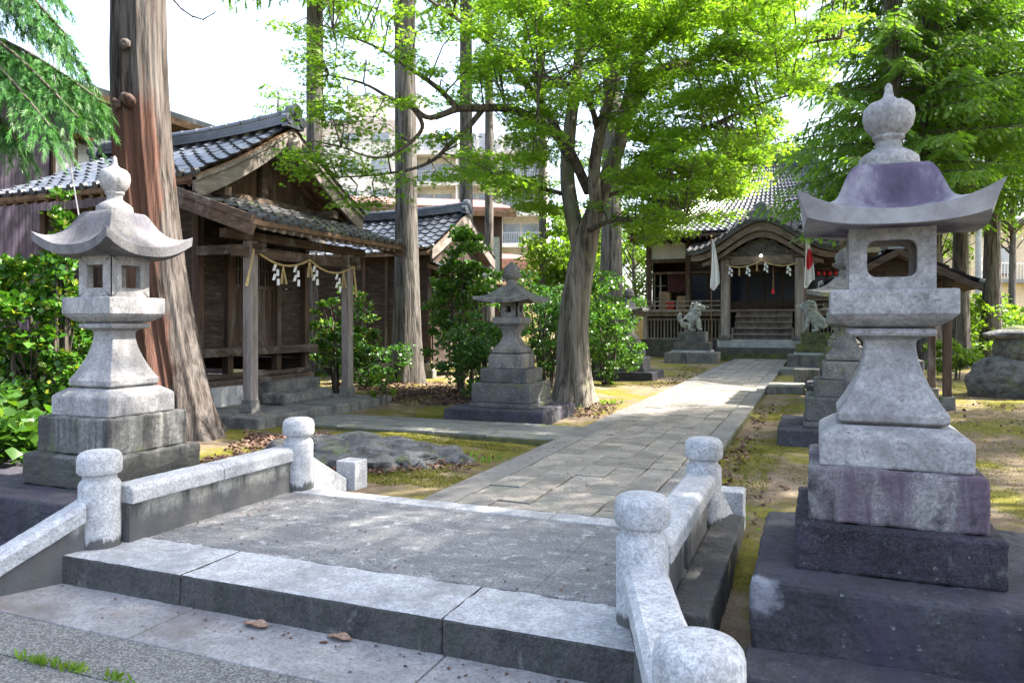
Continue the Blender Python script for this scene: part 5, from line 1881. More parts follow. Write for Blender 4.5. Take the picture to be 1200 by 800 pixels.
# apartment block
ap = thing('apartment_block', 'pale multi-storey apartment block with balconies, far behind the trees', 'apartment building', (at(600, 378, 68).x, at(600, 378, 68).y, 0), None, YAW - 0.06)
mb = MB()
mb.box(-20, -9.3, 0, 14, -0.1, 19.9)
mb.box(-9.298, 3.2, 1.6, 14, -0.1, 18.6)
mb.build('wall', 'apart_wall', ap)
MB().box(-16, -8.8, 2, 12, 19.95, 23.0).build('penthouse', 'apart_wall', ap)
MB().box(-20.1, -9.2, -0.12, 14.1, 18.9, 20.1).build('parapet_band', 'apart_pink', ap)
for fl in range(1, 7):
    z = 2.85 * fl
    mb = MB()
    mb.box(-9.25, 3.2, -0.1, 1.6, z - 0.25, z)
    mb.box(-9.25, 3.2, -0.1, -0.02, z, z + 0.12)
    mb.build('balcony_slab', 'apart_wall', ap)
    mb = MB()
    mb.box(-9.2, 3.15, -0.08, -0.04, z + 1.05, z + 1.1)
    for k in range(60):
        x = -9.2 + 12.3 * k / 59
        mb.box(x - 0.02, x + 0.02, -0.075, -0.045, z + 0.12, z + 1.05)
    mb.build('balcony_rail', 'rail_metal', ap)
    for x in (-9.2, -5.1, -1.0, 3.1):
        MB().box(x - 0.08, x + 0.08, 0.0, 1.59, z, z + 2.6).build('balcony_divider', 'apart_wall', ap)
    for x in (-8.3, -6.6, -4.2, -2.5, -0.1, 1.6):
        f = MB().box(x - 0.75, x + 0.75, 1.5, 1.598, z + 0.05, z + 2.05).build('window', 'rail_metal', ap)
        MB().box(x - 0.68, x + 0.68, 1.46, 1.499, z + 0.1, z + 1.98).build('pane', 'glass', f)
    for x in (-18.3, -15.0, -12.2):
        f = MB().box(x - 0.85, x + 0.85, -0.06, -0.002, z + 0.9, z + 2.2).build('window', 'rail_metal', ap)
        MB().box(x - 0.78, x + 0.78, -0.1, -0.061, z + 0.97, z + 2.13).build('pane', 'glass', f)

# beige house and pole on the right
A_, B_ = at(1152, 378, 50), at(1290, 378, 52)
A_.z = B_.z = 0
d_ = (B_ - A_).normalized()
n_ = Vector((-d_.y, d_.x, 0))
ri = wthing('beige_house', 'beige two-storey house with a balcony, beyond the trees at the right edge', 'house', (A_.x, A_.y, 0))
MB().hexa(quadbox(A_, B_, -0.1, 8.2, 7, 1.0)).build('wall', 'beige_wall', ri)
MB().hexa(quadbox(A_ - d_ * 0.5, B_, 8.2, 8.5, 9)).build('roof', 'tile', ri)
MB().hexa(quadbox(A_ + d_ * 0.6, B_, 4.1, 4.35, 1.0)).build('balcony_slab', 'tile', ri)
mb = MB()
for k in range(30):
    p = A_ + d_ * (0.7 + 0.25 * k)
    mb.hexa(quadbox(p, p + d_ * 0.05, 4.352, 5.4, 0.05))
mb.hexa(quadbox(A_ + d_ * 0.6, B_, 5.4, 5.48, 0.08))
mb.build('balcony_rail', 'rail_metal', ri)
for a, w_, z0, z1 in ((2.0, 1.6, 4.7, 6.6), (5.0, 1.6, 4.7, 6.6), (1.6, 1.2, 1.3, 3.2)):
    f = MB().hexa(quadbox(A_ + d_ * a, A_ + d_ * (a + w_), z0, z1, 0.1, 0.93)).build('window', 'wood_vert', ri)
    MB().hexa(quadbox(A_ + d_ * (a + .08), A_ + d_ * (a + w_ - .08), z0 + .08, z1 - .08, 0.04, 0.9)).build('pane', 'glass', f)
A_, B_ = at(1060, 378, 58), at(1132, 378, 58)
A_.z = B_.z = 0
wh = wthing('white_house', 'plain white house far behind the right-hand tree trunks', 'house', (A_.x, A_.y, 0))
d_ = (B_ - A_).normalized()
n_ = Vector((-d_.y, d_.x, 0))
MB().hexa(quadbox(A_, B_, -0.1, 6.0, 7, 0.3)).build('wall', 'plaster', wh)
q = quadbox(A_ - d_ * 0.4, B_ + d_ * .4, 6.0, 6.2, 7.6)
MB().hexa([(p[0], p[1], p[2] + (0.0 if i % 4 < 2 else 1.8)) for i, p in enumerate(q)]).build('roof', 'tile', wh)
for a in (1.0, 3.2):
    f = MB().hexa(quadbox(A_ + d_ * a, A_ + d_ * (a + 1.2), 3.6, 5.0, 0.1, 0.22)).build('window', 'wood_vert', wh)
    MB().hexa(quadbox(A_ + d_ * (a + .1), A_ + d_ * (a + 1.1), 3.7, 4.9, 0.04, 0.19)).build('pane', 'glass', f)
up = wthing('utility_pole', 'grey concrete utility pole in front of the beige house on the right', 'utility pole', (at(1147, 378, 41).x, at(1147, 378, 41).y, 0))
p = at(1147, 378, 41)
MB().tube([(p.x, p.y, -0.2), (p.x, p.y, 11)], [0.2, 0.14], 12).build('pole', 'concrete', up, smooth=60)
MB().bar((p.x - 1, p.y, 9.6), (p.x + 1, p.y, 9.6), 0.1, 0.1).build('crossarm', 'iron', up)
mb = MB()
for k in (-0.9, -0.45, 0.45, 0.9):
    mb.lathe([(0.05, 0), (0.07, 0.08), (0.05, 0.12), (0.06, 0.18), (0.02, 0.22)], (p.x + k, p.y, 9.65), 8)
mb.build('insulator', 'plaster', up)

# ------------------------------------------------------------------ trees
def trunk_mesh(mb, pts, rad, seg=26, flute=0.05, seed=0, flare=None, sub=6):
    """fluted trunk: smooth path through pts, ridged bark outline"""
    r_ = np.random.default_rng(seed)
    pts = [Vector(p) for p in pts]
    P, R = [], []
    for i in range(len(pts) - 1):
        for k in range(sub):
            t = k / sub
            p0, p1, p2, p3 = pts[max(i - 1, 0)], pts[i], pts[i + 1], pts[min(i + 2, len(pts) - 1)]
            P.append(0.5 * ((2 * p1) + (-p0 + p2) * t + (2 * p0 - 5 * p1 + 4 * p2 - p3) * t * t + (-p0 + 3 * p1 - 3 * p2 + p3) * t ** 3))
            R.append(rad[i] + (rad[i + 1] - rad[i]) * t)
    P.append(pts[-1])
    R.append(rad[-1])
    ph = r_.random(6) * 6.28
    fr = [3, 5, 8, 13, 21, 31] if seg > 60 else [3, 5, 8, 11, 14, 19]
    rings = []
    for i, p in enumerate(P):
        ring = []
        h = i / len(P)
        for k in range(seg):
            a = 2 * math.pi * k / seg
            f = 1 + flute * sum(math.sin(fr[q] * a + ph[q] + h * (3 + q)) / (1 + 0.35 * q) for q in range(6)) * 0.5
            if flare and i < flare:
                g = (1 - i / flare) ** 2
                f += 0.35 * g * (0.5 + 0.5 * math.sin(5 * a + ph[1])) + 0.12 * g * math.sin(9 * a + ph[3])
            ring.append((p.x + math.cos(a) * R[i] * f, p.y + math.sin(a) * R[i] * f, p.z))
        rings.append(ring)
    return mb.loft(rings)


def conifer_crown(seed, height, Lmax, nb, droop, spray, twig_gap=0.16, twig=0.55, bare=0.2, az=None, taper=0.8):
    """returns branch MB and leaf arrays, local z from 0 at the lowest whorl"""
    r_ = np.random.default_rng(seed)
    mb = MB()
    C, A, Nn, S = [], [], [], []
    for b in range(nb):
        t = (b + r_.random()) / nb
        z = height * t
        L = Lmax * (1 - taper * t) * (0.7 + 0.45 * r_.random()) + 0.25
        a = b * 2.399 + r_.normal() * 0.3 if az is None else az[0] + (az[1] - az[0]) * r_.random()
        d = np.array([math.cos(a), math.sin(a), 0])
        sd_ = np.array([-math.sin(a), math.cos(a), 0])
        n = 9
        pts = []
        rise = 0.10 + 0.25 * t
        wob = r_.normal() * 0.15
        for k in range(n):
            s_ = k / (n - 1)
            pts.append(d * (L * s_) + sd_ * (wob * math.sin(s_ * 3) * L * 0.3) + np.array([0, 0, z + L * (rise * s_ - droop * s_ ** 2 + 0.12 * s_ ** 4)]))
        mb.tube(pts, [0.028 * (L / 3) * (1 - 0.85 * k / (n - 1)) + 0.004 for k in range(n)], 5, cap=False)
        P = np.array(pts)
        m = max(3, int(L * (1 - bare) / twig_gap))
        for q in range(m):
            s_ = bare + (1 - bare) * (q + r_.random()) / m
            f = s_ * (n - 1)
            i = min(int(f), n - 2)
            p = P[i] + (P[i + 1] - P[i]) * (f - i)
            fwd = P[i + 1] - P[i]
            fwd = fwd / np.linalg.norm(fwd)
            for sg in (-1, 1):
                tl = twig * (1.15 - 0.75 * s_) * (0.7 + 0.6 * r_.random()) * min(1.3, L / 2.2 + 0.3)
                dir_ = fwd * 0.75 + sd_ * sg * (0.9 + 0.3 * r_.random()) + np.array([0, 0, -0.28 - 0.2 * r_.random()])
                dir_ /= np.linalg.norm(dir_)
                nn = max(2, int(tl / (spray * 0.62)))
                for e in range(nn):
                    w = e / nn
                    c = p + dir_ * tl * w + np.array([0, 0, -0.35 * tl * w * w])
                    C.append(c)
                    A.append(dir_ + np.array([0, 0, -0.7 * w - 0.15]) + r_.normal(size=3) * 0.28)
                    Nn.append(np.array([0, 0, 1.0]) + r_.normal(size=3) * 0.45)
                    S.append(spray * (0.8 + 0.5 * r_.random()))
    return mb, np.array(C), np.array(A), np.array(Nn), np.array(S)


def cedar(label, base, top_pts, rad, z_crown, crown, bark='bark_grey', group='cedar trunks of the shrine grove', name='cedar_tree', seed=0, scale=1.0, flute=0.05, seg=22, category='tree'):
    root = wthing(name, label, category, (base[0], base[1], 0), group)
    mb = MB()
    trunk_mesh(mb, [base] + top_pts, rad, seg, flute, seed, flare=4)
    mb.build('trunk', bark, root, smooth=70)
    if crown:
        top = Vector(top_pts[-1])
        for ob in crown:
            c = ob.copy()
            COL.objects.link(c)
            c.parent = root
            c.location = (top.x - base[0], top.y - base[1], z_crown)
            c.rotation_euler = (0, 0, seed * 1.7)
            c.scale = (scale, scale, scale)
    return root


def crown_pair(prefix, seed, *a, mat='leaf_conifer', **k):
    mb, C, A, Nn, S = conifer_crown(seed, *a, **k)
    br_ = mb.build('branches', 'branch', smooth=60)
    cr = scatter('crown', C, A, Nn, S, SPRAYW, mat)
    return [br_, cr]


def straight(b, lean, H, n=4):
    b = Vector(b)
    return [(b.x + lean[0] * k / n, b.y + lean[1] * k / n, b.z + H * k / n) for k in range(1, n + 1)]


HIGH = crown_pair('high', 5, 8.0, 3.3, 62, 0.30, 0.24, twig_gap=0.2, twig=0.75)
BIG = crown_pair('big', 6, 10.5, 4.8, 84, 0.34, 0.165, twig_gap=0.15, twig=0.8, taper=0.72)

# the big trunk behind the left lantern
D1 = 9.55
b0 = at(208, 512, D1)
path = [at(203, 468, D1), at(193, 400, D1), at(182, 320, D1), at(170, 200, D1), at(164, 90, D1), at(163, 0, D1), at(161, -200, D1 + 0.1), at(160, -600, D1 + 0.2)]
root = wthing('cedar_tree', 'huge old cedar with partly red stripped bark, directly behind the left stone lantern', 'tree', (b0.x, b0.y, 0), 'cedar trunks of the shrine grove')
mb = MB()
trunk_mesh(mb, [Vector((b0.x, b0.y, -0.2))] + path, [0.56, 0.47, 0.41, 0.37, 0.345, 0.33, 0.32, 0.29, 0.2], 150, 0.085, 3, flare=7)
mb.build('trunk', 'bark_cedar', root, smooth=75)
mb = MB()
r_ = random.Random(2)
k0 = at(152, 122, D1)
for u, v, s in ((146, 52, 0.05), (150, 118, 0.07), (137, 122, 0.05)):
    c = at(u, v, D1 - 0.36)
    mb = MB()
    blob(mb, c, (s * 1.1, s * 1.1, s * 1.3), int(u), 18, 12, 0.3)
    mb.build('knot', 'bark_cedar', root, smooth=70)
mb = MB()
q = [at(u, v, D1 - 0.6) for u, v in ((186, -40), (200, -4), (212, 10), (225, 19), (238, 23), (250, 16), (256, 11))]
mb.tube([at(175, -70, D1 - 0.2)] + q, [0.03, 0.022, 0.015, 0.012, 0.011, 0.009, 0.006, 0.003], 6)
for i in (3, 4, 5):
    mb.tube([q[i], q[i] + Vector((0.02, 0.02, -0.06))], [0.006, 0.002], 5)
mb.build('dead_branch', 'branch', root, smooth=60)
for ob in HIGH:
    c = ob.copy()
    COL.objects.link(c)
    c.parent = root
    p = path[-1]
    c.location = (p.x - b0.x, p.y - b0.y, 9.0)

CED = [
    # label, u, v(base), depth, radius, lean, height, crown base z
    ('straight grey cedar trunk in front of the dark storehouse, between small shrine and leafy shrub', 478, None, 17.9, 0.25, (-0.15, 0), 17, 10.5, 1.0),
    ('grey cedar trunk rising behind the gable of the small wooden shrine', 371, None, 21, 0.24, (-0.1, 0), 17, 10.5, 0.9),
    ('slim grey cedar trunk in front of the brown house', 546, None, 24.5, 0.21, (0, 0), 18, 12.5, 0.9),
    ('thinnest cedar trunk at the right end of the brown house', 573, None, 27.0, 0.15, (0, 0), 17, 13.5, 0.7),
    ('slender pale trunk just left of the maple, in front of the apartment block', 638, None, 30, 0.15, (-0.2, 0), 17, 14.5, 0.7),
    ('dark cedar trunk half hidden by the maple on its right side', 716, None, 24, 0.3, (0, 0.2), 18, 11.5, 1.0),
]
for k, (lab, u, v, D, rd, lean, H, zc, sc_) in enumerate(CED):
    p = at(u, 378, D)
    cedar(lab, (p.x, p.y, -0.15), straight((p.x, p.y, 0), lean, H), [rd * 1.5, rd * 1.05, rd, rd * 0.85, rd * 0.5], zc, HIGH, seed=k + 2, scale=sc_)
# right-hand grove: big drooping conifers
GR2 = 'conifers of the right-hand grove'
for k, (lab, x, y, rd, H, zc, sc_, cr) in enumerate((
        ('largest conifer with drooping boughs, behind the roof of the right stone lantern', 3.3, 26.6, 0.27, 17, 5.0, 1.12, BIG),
        ('conifer with drooping boughs above the shrine hall roof, its trunk dark against the sky', 2.05, 24.7, 0.24, 17, 5.0, 0.9, BIG),
        ('grey trunk of a tall conifer nearest the boulder lantern at the right edge', 5.75, 30.6, 0.24, 17, 6.2, 1.0, BIG),
        ('slender conifer trunk left of the thicker grey trunk, above the right bushes', 4.35, 27.7, 0.19, 17, 6.6, 0.85, BIG),
        ('thin dark conifer trunk between the two grey trunks on the right', 5.2, 33.5, 0.2, 18, 8.0, 0.9, BIG),
        ('conifer at the right frame edge whose boughs hang into the top corner', 8.6, 24.5, 0.28, 17, 5.0, 1.0, BIG))):
    cedar(lab, (x, y, -0.15), straight((x, y, 0), (0.1, 0), H), [rd * 1.5, rd * 1.05, rd, rd * 0.8, rd * 0.4], zc, cr, group=GR2, name='conifer_tree', seed=k + 11, scale=sc_)
# conifers just outside the frame on the right whose crowns shade the bridge
for k, (lab, x, y, zc, sc_) in enumerate((('tall conifer right of the bridge, shading the stone deck', 7.2, 7.4, 7.8, 1.12),
                                          ('tall conifer beyond the right ground, shading the path', 9.8, 16.5, 8.6, 0.8),
                                          ('tall conifer right of the street, shading the bridge steps', 4.9, 4.8, 8.6, 1.05),
                                          ('tall conifer right of the lanterns, shading the path before the bridge', 5.9, 12.4, 8.4, 0.68))):
    cedar(lab, (x, y, -0.15), straight((x, y, 0), (0.1, 0), 17), [0.45, 0.33, 0.3, 0.24, 0.1], zc, BIG, group=GR2, name='conifer_tree', seed=k + 21, scale=sc_)
# distant conifer top above the small shrine's ridge
p = at(326, 378, 38)
cedar('small distant conifer top peeping over the ridge of the small shrine', (p.x, p.y, -0.1), straight((p.x, p.y, 0), (0, 0), 13.2), [0.3, 0.25, 0.2, 0.12, 0.03], 5.6, HIGH, name='conifer_tree', group='conifers far behind the roofs', seed=31, scale=0.98)

for ob in HIGH + BIG:      # the pattern crowns themselves are used up by the copies above
    bpy.data.objects.remove(ob)

# cedar at the left edge: boughs reaching into the picture
lb = at(-190, 378, 8.2)
root = wthing('cedar_tree', 'cedar whose drooping green boughs hang in from the left edge before the purple house', 'tree', (lb.x, lb.y, 0), 'cedar trunks of the shrine grove')
mb = MB()
trunk_mesh(mb, [(lb.x, lb.y, -0.2)] + straight((lb.x, lb.y, 0), (0, 0), 12), [0.5, 0.36, 0.33, 0.28, 0.15], 24, 0.06, 7, flare=4)
mb.build('trunk', 'bark_cedar', root, smooth=70)
mbb = MB()
C, A, Nn, S = [], [], [], []
for (u0, v0, u1, v1, dz, L_) in ((-150, 40, 118, 118, 0, 0.52), (-150, 10, 60, 150, -0.5, 0.6), (-150, -60, 102, 84, 0.3, 0.5), (-150, 20, 112, 130, 0.45, 0.55), (-150, -90, 66, -8, 0.2, 0.5), (-150, 60, 22, 168, 0.2, 0.55), (-150, -100, 78, 42, -0.3, 0.5), (-150, 0, 92, 138, -0.25, 0.55)):
    a, b = at(u0, v0, 8.2 + dz * 0.5), at(u1, v1, 7.6 + dz)
    n = 10
    P = [a.lerp(b, k / n) + Vector((0, 0, 0.35 * math.sin(math.pi * k / n) - 0.0)) for k in range(n + 1)]
    mbb.tube(P, [0.035 * (1 - 0.85 * k / n) + 0.004 for k in range(n + 1)], 6)
    d = (b - a).normalized()
    sd_ = Vector((0, 0, 1)).cross(d).normalized()
    m = 52
    for q in range(m):
        s_ = 0.3 + 0.7 * q / m
        f = s_ * n
        i = min(int(f), n - 1)
        p = P[i].lerp(P[i + 1], f - i)
        for sg in (-1, 0, 1):
            tl = L_ * (1.2 - 0.6 * s_) * random.uniform(0.6, 1.2)
            dr = (d * 0.7 + sd_ * sg * random.uniform(0.5, 1.0) + Vector((0, 0, -0.45 - 0.4 * random.random()))).normalized()
            nn = max(3, int(tl / 0.055))
            for e in range(nn):
                w = e / nn
                c = p + dr * tl * w + Vector((0, 0, -0.35 * tl * w * w))
                C.append(c)
                A.append(np.array(dr) + np.array([0, 0, -0.8 * w]) + rng.normal(size=3) * 0.3)
                Nn.append(np.array([0, 0, 1.0]) + rng.normal(size=3) * 0.6)
                S.append(random.uniform(0.08, 0.13))
mbb.build('branches', 'branch', root, smooth=60)
cr = scatter('crown', np.array(C), np.array(A), np.array(Nn), np.array(S), SPRAY, 'leaf_cedar', root)
cr.matrix_parent_inverse = WORLD[root.name]

# ------------------------------------------------------------------ the maple
D0 = 13.4
mroot = wthing('maple_tree', 'large spreading maple with lime green leaves and leaning grey trunk, left of the path', 'tree', (-4.05, 12.8, 0))
mb = MB()
B = lambda u, v, d=0.0: at(u, v, D0 + d)
trunk_mesh(mb, [B(672, 478), B(672, 440), B(671, 390), B(676, 340), B(685, 290), B(697, 245), B(712, 205), B(726, 165), B(738, 115), B(748, 70), B(752, 10), B(750, -70)],
           [0.40, 0.32, 0.28, 0.255, 0.23, 0.165, 0.15, 0.14, 0.14, 0.12, 0.09, 0.05], 40, 0.03, 5, flare=8)
trunk_mesh(mb, [B(684, 300, 0.05), B(672, 255, 0.2), B(665, 205, 0.35), B(668, 150, 0.5), B(676, 90, 0.6), B(682, 20, 0.7), B(690, -60, 0.8)], [0.19, 0.155, 0.135, 0.12, 0.10, 0.07, 0.04], 24, 0.03, 6)
trunk_mesh(mb, [B(700, 250, -0.1), B(696, 210, -0.3), B(702, 160, -0.5), B(716, 105, -0.7), B(722, 50, -0.9), B(724, -30, -1.0)], [0.12, 0.11, 0.10, 0.085, 0.06, 0.03], 20, 0.03, 8)
mb.build('trunk', 'bark_maple', mroot, smooth=70)
LIMBS = []


def limb(pts, r0, r1):
    P = []
    pts = [Vector(p) for p in pts]
    for i in range(len(pts) - 1):
        for k in range(5):
            t = k / 5
            p0, p1, p2, p3 = pts[max(i - 1, 0)], pts[i], pts[i + 1], pts[min(i + 2, len(pts) - 1)]
            P.append(0.5 * ((2 * p1) + (-p0 + p2) * t + (2 * p0 - 5 * p1 + 4 * p2 - p3) * t * t + (-p0 + 3 * p1 - 3 * p2 + p3) * t ** 3))
    P.append(pts[-1])
    n = len(P)
    LIMBS.append((P, [r0 + (r1 - r0) * k / (n - 1) for k in range(n)]))


limb([B(690, 225, 0), B(664, 172, -0.5), B(634, 146, -1.0), B(600, 128, -1.4), B(560, 127, -1.8), B(536, 128, -2.0), B(504, 138, -2.2), B(483, 126, -2.4), B(459, 116, -2.5), B(426, 98, -2.6), B(385, 88, -2.7)], 0.095, 0.010)
limb([B(566, 128, -1.7), B(548, 150, -1.9), B(528, 168, -2.1), B(510, 186, -2.2), B(483, 198, -2.3), B(440, 205, -2.4), B(395, 208, -2.5)], 0.05, 0.008)
limb([B(485, 127, -2.3), B(495, 150, -2.4), B(470, 175, -2.6), B(440, 185, -2.8), B(400, 172, -3.0)], 0.04, 0.008)
limb([B(536, 128, -2.0), B(515, 105, -2.2), B(480, 80, -2.3), B(440, 55, -2.4), B(390, 35, -2.4)], 0.05, 0.008)
limb([B(668, 190, 0.3), B(640, 130, 0.9), B(600, 80, 1.3), B(560, 40, 1.6), B(510, 5, 1.8), B(460, -30, 2.0)], 0.10, 0.015)
limb([B(712, 212, 0), B(745, 198, -0.4), B(780, 180, -0.9), B(815, 158, -1.3), B(850, 140, -1.6), B(890, 122, -1.9), B(925, 112, -2.1)], 0.085, 0.012)
limb([B(732, 140, 0), B(760, 96, -0.1), B(790, 84, -0.2), B(840, 84, -0.4), B(890, 66, -0.6), B(935, 52, -0.8), B(985, 45, -1.0)], 0.12, 0.015)
limb([B(738, 110, 0), B(772, 82, 0.5), B(815, 70, 1.0), B(850, 40, 1.4), B(890, 0, 1.8), B(930, -40, 2.0)], 0.11, 0.015)
limb([B(745, 150, 0.3), B(775, 180, 0.9), B(800, 205, 1.4), B(830, 215, 1.9), B(870, 220, 2.3)], 0.06, 0.01)
limb([B(700, 235, 0), B(730, 225, 0.6), B(765, 235, 1.1), B(800, 250, 1.5)], 0.05, 0.01)
limb([B(672, 230, 0.2), B(640, 222, 0.6), B(610, 212, 1.0), B(575, 205, 1.3), B(545, 215, 1.5)], 0.05, 0.01)
limb([B(722, 60, -0.9), B(700, 20, -1.6), B(670, -30, -2.3), B(640, -90, -3.0)], 0.06, 0.015)
limb([B(700, 150, -0.5), B(690, 120, -1.3), B(660, 95, -2.0), B(630, 90, -2.6)], 0.06, 0.01)
limb([B(745, 70, 0), B(790, 20, -1.0), B(840, -30, -1.8), B(880, -80, -2.6)], 0.07, 0.015)
limb([B(690, 270, -0.2), B(720, 258, -0.9), B(760, 262, -1.5), B(800, 262, -2.0)], 0.05, 0.01)
mb = MB()
for P, R in LIMBS:
    mb.tube(P, R, 9)
LP = np.array([tuple(p) for P, R in LIMBS for p in P] + [tuple(B(u, v, d)) for u, v, d in ((726, 165, 0), (738, 115, 0), (748, 70, 0), (752, 10, 0), (668, 150, .5), (676, 90, .6), (682, 20, .7), (716, 105, -.7), (722, 50, -.9))])
# sprays of leaves: flat layered pads
pads = []
LOWER = [(325, 60), (340, 182), (350, 205), (400, 240), (440, 250), (475, 225), (520, 235), (560, 212), (600, 246), (640, 262), (680, 250), (720, 268), (770, 285), (820, 268), (860, 238), (900, 178), (930, 122), (975, 70), (1010, 30)]


def lower(u):
    for (a, b), (c, d) in zip(LOWER[:-1], LOWER[1:]):
        if a <= u <= c:
            return b + (d - b) * (u - a) / (c - a)
    return -999


r_ = random.Random(42)
tries = 0
while len(pads) < 560 and tries < 60000:
    tries += 1
    u = r_.uniform(330, 1000)
    v = r_.uniform(-60, 290)
    d = r_.uniform(-3.3, 3.6)
    if 635 < u < 735 and 140 < v < 275 and d < 0.5:
        continue
    if v > lower(u) - 12:
        continue
    if u < 520 and d > 0.3:
        continue
    w = 1.0
    if u < 560:
        w = 0.52
    elif u > 860:
        w = 0.8
    if v < 40 and u < 560:
        w = 0.6
    if 480 < u < 600 and 95 < v < 200:
        w *= 0.35
    if u < 480 and 200 < v:
        w = 0.6
    if r_.random() > w:
        continue
    p = B(u, v, d)
    dist = np.linalg.norm(LP - np.array(p), axis=1).min()
    if dist > 1.5 or (u < 560 and dist > 1.15):
        continue
    pads.append((p, r_.uniform(0.34, 0.62)))
# explicit lower fringe pads
for u, v, d in ((340, 30, -2.6), (352, 62, -2.7), (360, 118, -2.9), (356, 180, -2.9), (348, 196, -2.9), (372, 200, -2.8), (395, 222, -2.7), (415, 236, -2.6), (440, 238, -2.5), (455, 226, -2.4), (470, 210, -2.4), (400, 185, -2.9), (425, 200, -2.6), (385, 172, -2.9), (412, 160, -2.8),
                (435, 145, -2.6), (400, 140, -2.8), (380, 128, -2.8), (378, 95, -2.8), (400, 62, -2.6), (430, 78, -2.5), (600, 228, 0.8), (625, 242, 0.6), (650, 248, 0.3), (580, 205, 1.2), (560, 196, 1.3), (770, 268, -1.2), (800, 272, -1.6), (790, 250, 1.0), (830, 250, 1.8),
                (735, 255, -0.6), (850, 225, 2.2), (745, 262, 0.9), (700, 240, -0.9), (770, 225, 1.0), (815, 215, 1.5), (750, 205, 0.5)):
    pads.append((B(u, v, d), r_.uniform(0.38, 0.55)))
for k in range(70):
    u, v = r_.uniform(735, 890), r_.uniform(150, 285)
    if v < lower(u) + 14:
        pads.append((B(u, v, r_.uniform(-1.8, 2.8)), r_.uniform(0.34, 0.5)))
for k in range(75):
    u, v = r_.uniform(850, 1010), r_.uniform(-20, 190)
    if v < lower(u) + 25:
        pads.append((B(u, v, r_.uniform(-2.2, 1.5)), r_.uniform(0.3, 0.45)))
# upper crown above the frame
for k in range(80):
    u, v, d = r_.uniform(430, 930), r_.uniform(-330, -60), r_.uniform(-3.5, 3.6)
    if ((u - 690) / 270) ** 2 + ((v + 40) / 300) ** 2 + (d / 3.9) ** 2 < 1:
        pads.append((B(u, v, d), r_.uniform(0.5, 0.8)))
C, A, Nn, S = [], [], [], []
for p, R in pads:
    i = int(np.linalg.norm(LP - np.array(p), axis=1).argmin())
    q = Vector(LP[i])
    if (p - q).length > 0.15:
        mid = q.lerp(p, 0.55) + Vector((r_.uniform(-.1, .1), r_.uniform(-.1, .1), 0.08 + 0.1 * r_.random()))
        mb.tube([q, mid, p], [0.016, 0.010, 0.004], 5, cap=False)
    for k in range(4):
        a = r_.uniform(0, 6.28)
        mb.tube([q.lerp(p, 0.75), p + Vector((math.cos(a) * R * .8, math.sin(a) * R * .8, r_.uniform(-.05, .03)))], [0.006, 0.002], 4, cap=False)
    n = int((230 if p.x > -5.6 else 165) * (R / 0.5) ** 2)
    tx, ty = r_.gauss(0, .12), r_.gauss(0, .12)
    a = rng.random(n) * 6.283
    lob = 0.72 + 0.28 * np.sin(3 * a + r_.uniform(0, 6)) * np.sin(5 * a + r_.uniform(0, 6))
    rr = R * lob * rng.random(n) ** 0.55
    x, y = rr * np.cos(a), rr * np.sin(a)
    z = tx * x + ty * y - 0.35 * rr ** 2 + rng.normal(size=n) * 0.045
    C.append(np.stack([x + p.x, y + p.y, z + p.z], 1))
    A.append(np.stack([np.cos(a), np.sin(a), -0.35 + 0 * a], 1) + rng.normal(size=(n, 3)) * 0.35)
    Nn.append(np.array([0, 0, 1.0]) + rng.normal(size=(n, 3)) * 0.38)
    S.append(rng.uniform(0.038, 0.06, n))
mb.build('branches', 'branch', mroot, smooth=60)
cr = scatter('crown', np.concatenate(C), np.concatenate(A), np.concatenate(Nn), np.concatenate(S), STAR, 'leaf_maple', mroot)
cr.matrix_parent_inverse = WORLD[mroot.name]


# ------------------------------------------------------------------ shrubs
def shrub(label, base, h, r, n_cl, per, leaf, mat, name='shrub', cone=0.0, cat='shrub', group=None, rc=0.24, tpl=None, up=0.3, z0=0.05, stems=5):
    root = wthing(name, label, cat, (base[0], base[1], 0), group)
    r_ = np.random.default_rng(int(abs(base[0] * 131 + base[1] * 17)) + n_cl)
    cs = []
    mb = MB()
    while len(cs) < n_cl:
        d = r_.normal(size=3)
        d /= np.linalg.norm(d)
        q = r_.random() ** 0.33 * r_.choice([0.8, 1.0, 1.0, 1.22])
        z = z0 * h + (h * (1 - z0)) * (0.5 + 0.5 * d[2] * q)
        f = 1 - cone * z / h
        c = [base[0] + d[0] * q * r * f, base[1] + d[1] * q * r * f, z]
        cs.append(c + [rc * r_.uniform(0.5, 1.3)])
    P, d = clusters(cs, per, 0.5)
    n = len(P)
    out = P - np.array([base[0], base[1], h * 0.4])
    Av = unit(out) * 0.7 + rng.normal(size=(n, 3)) * 0.6 + np.array([0, 0, up])
    Nv = np.array([0, 0, 1.0]) + unit(out) * 0.5 + rng.normal(size=(n, 3)) * 0.45
    S = rng.uniform(0.5, 1.3, n) * leaf
    keep = P[:, 2] > 0.0
    cr = scatter('crown', P[keep], Av[keep], Nv[keep], S[keep], tpl or LEAFW, mat, root)
    cr.matrix_parent_inverse = WORLD[root.name]
    for k in range(stems):
        a = k * 2.4
        mb.tube([(base[0] + 0.1 * math.cos(a), base[1] + 0.1 * math.sin(a), -0.15), (base[0] + 0.25 * r * math.cos(a), base[1] + 0.25 * r * math.sin(a), h * 0.4),
                 (base[0] + 0.4 * r * math.cos(a + .3) * (1 - cone * .7), base[1] + 0.4 * r * math.sin(a + .3) * (1 - cone * .7), h * 0.85)], [0.03 * h / 2 + .005, 0.02 * h / 2 + .003, 0.006], 6)
    for c in cs[::2]:
        mb.tube([(base[0] + (c[0] - base[0]) * .3, base[1] + (c[1] - base[1]) * .3, c[2] * 0.55), c[:3]], [0.009, 0.003], 4, cap=False)
    mb.build('stems', 'branch', root)
    return root


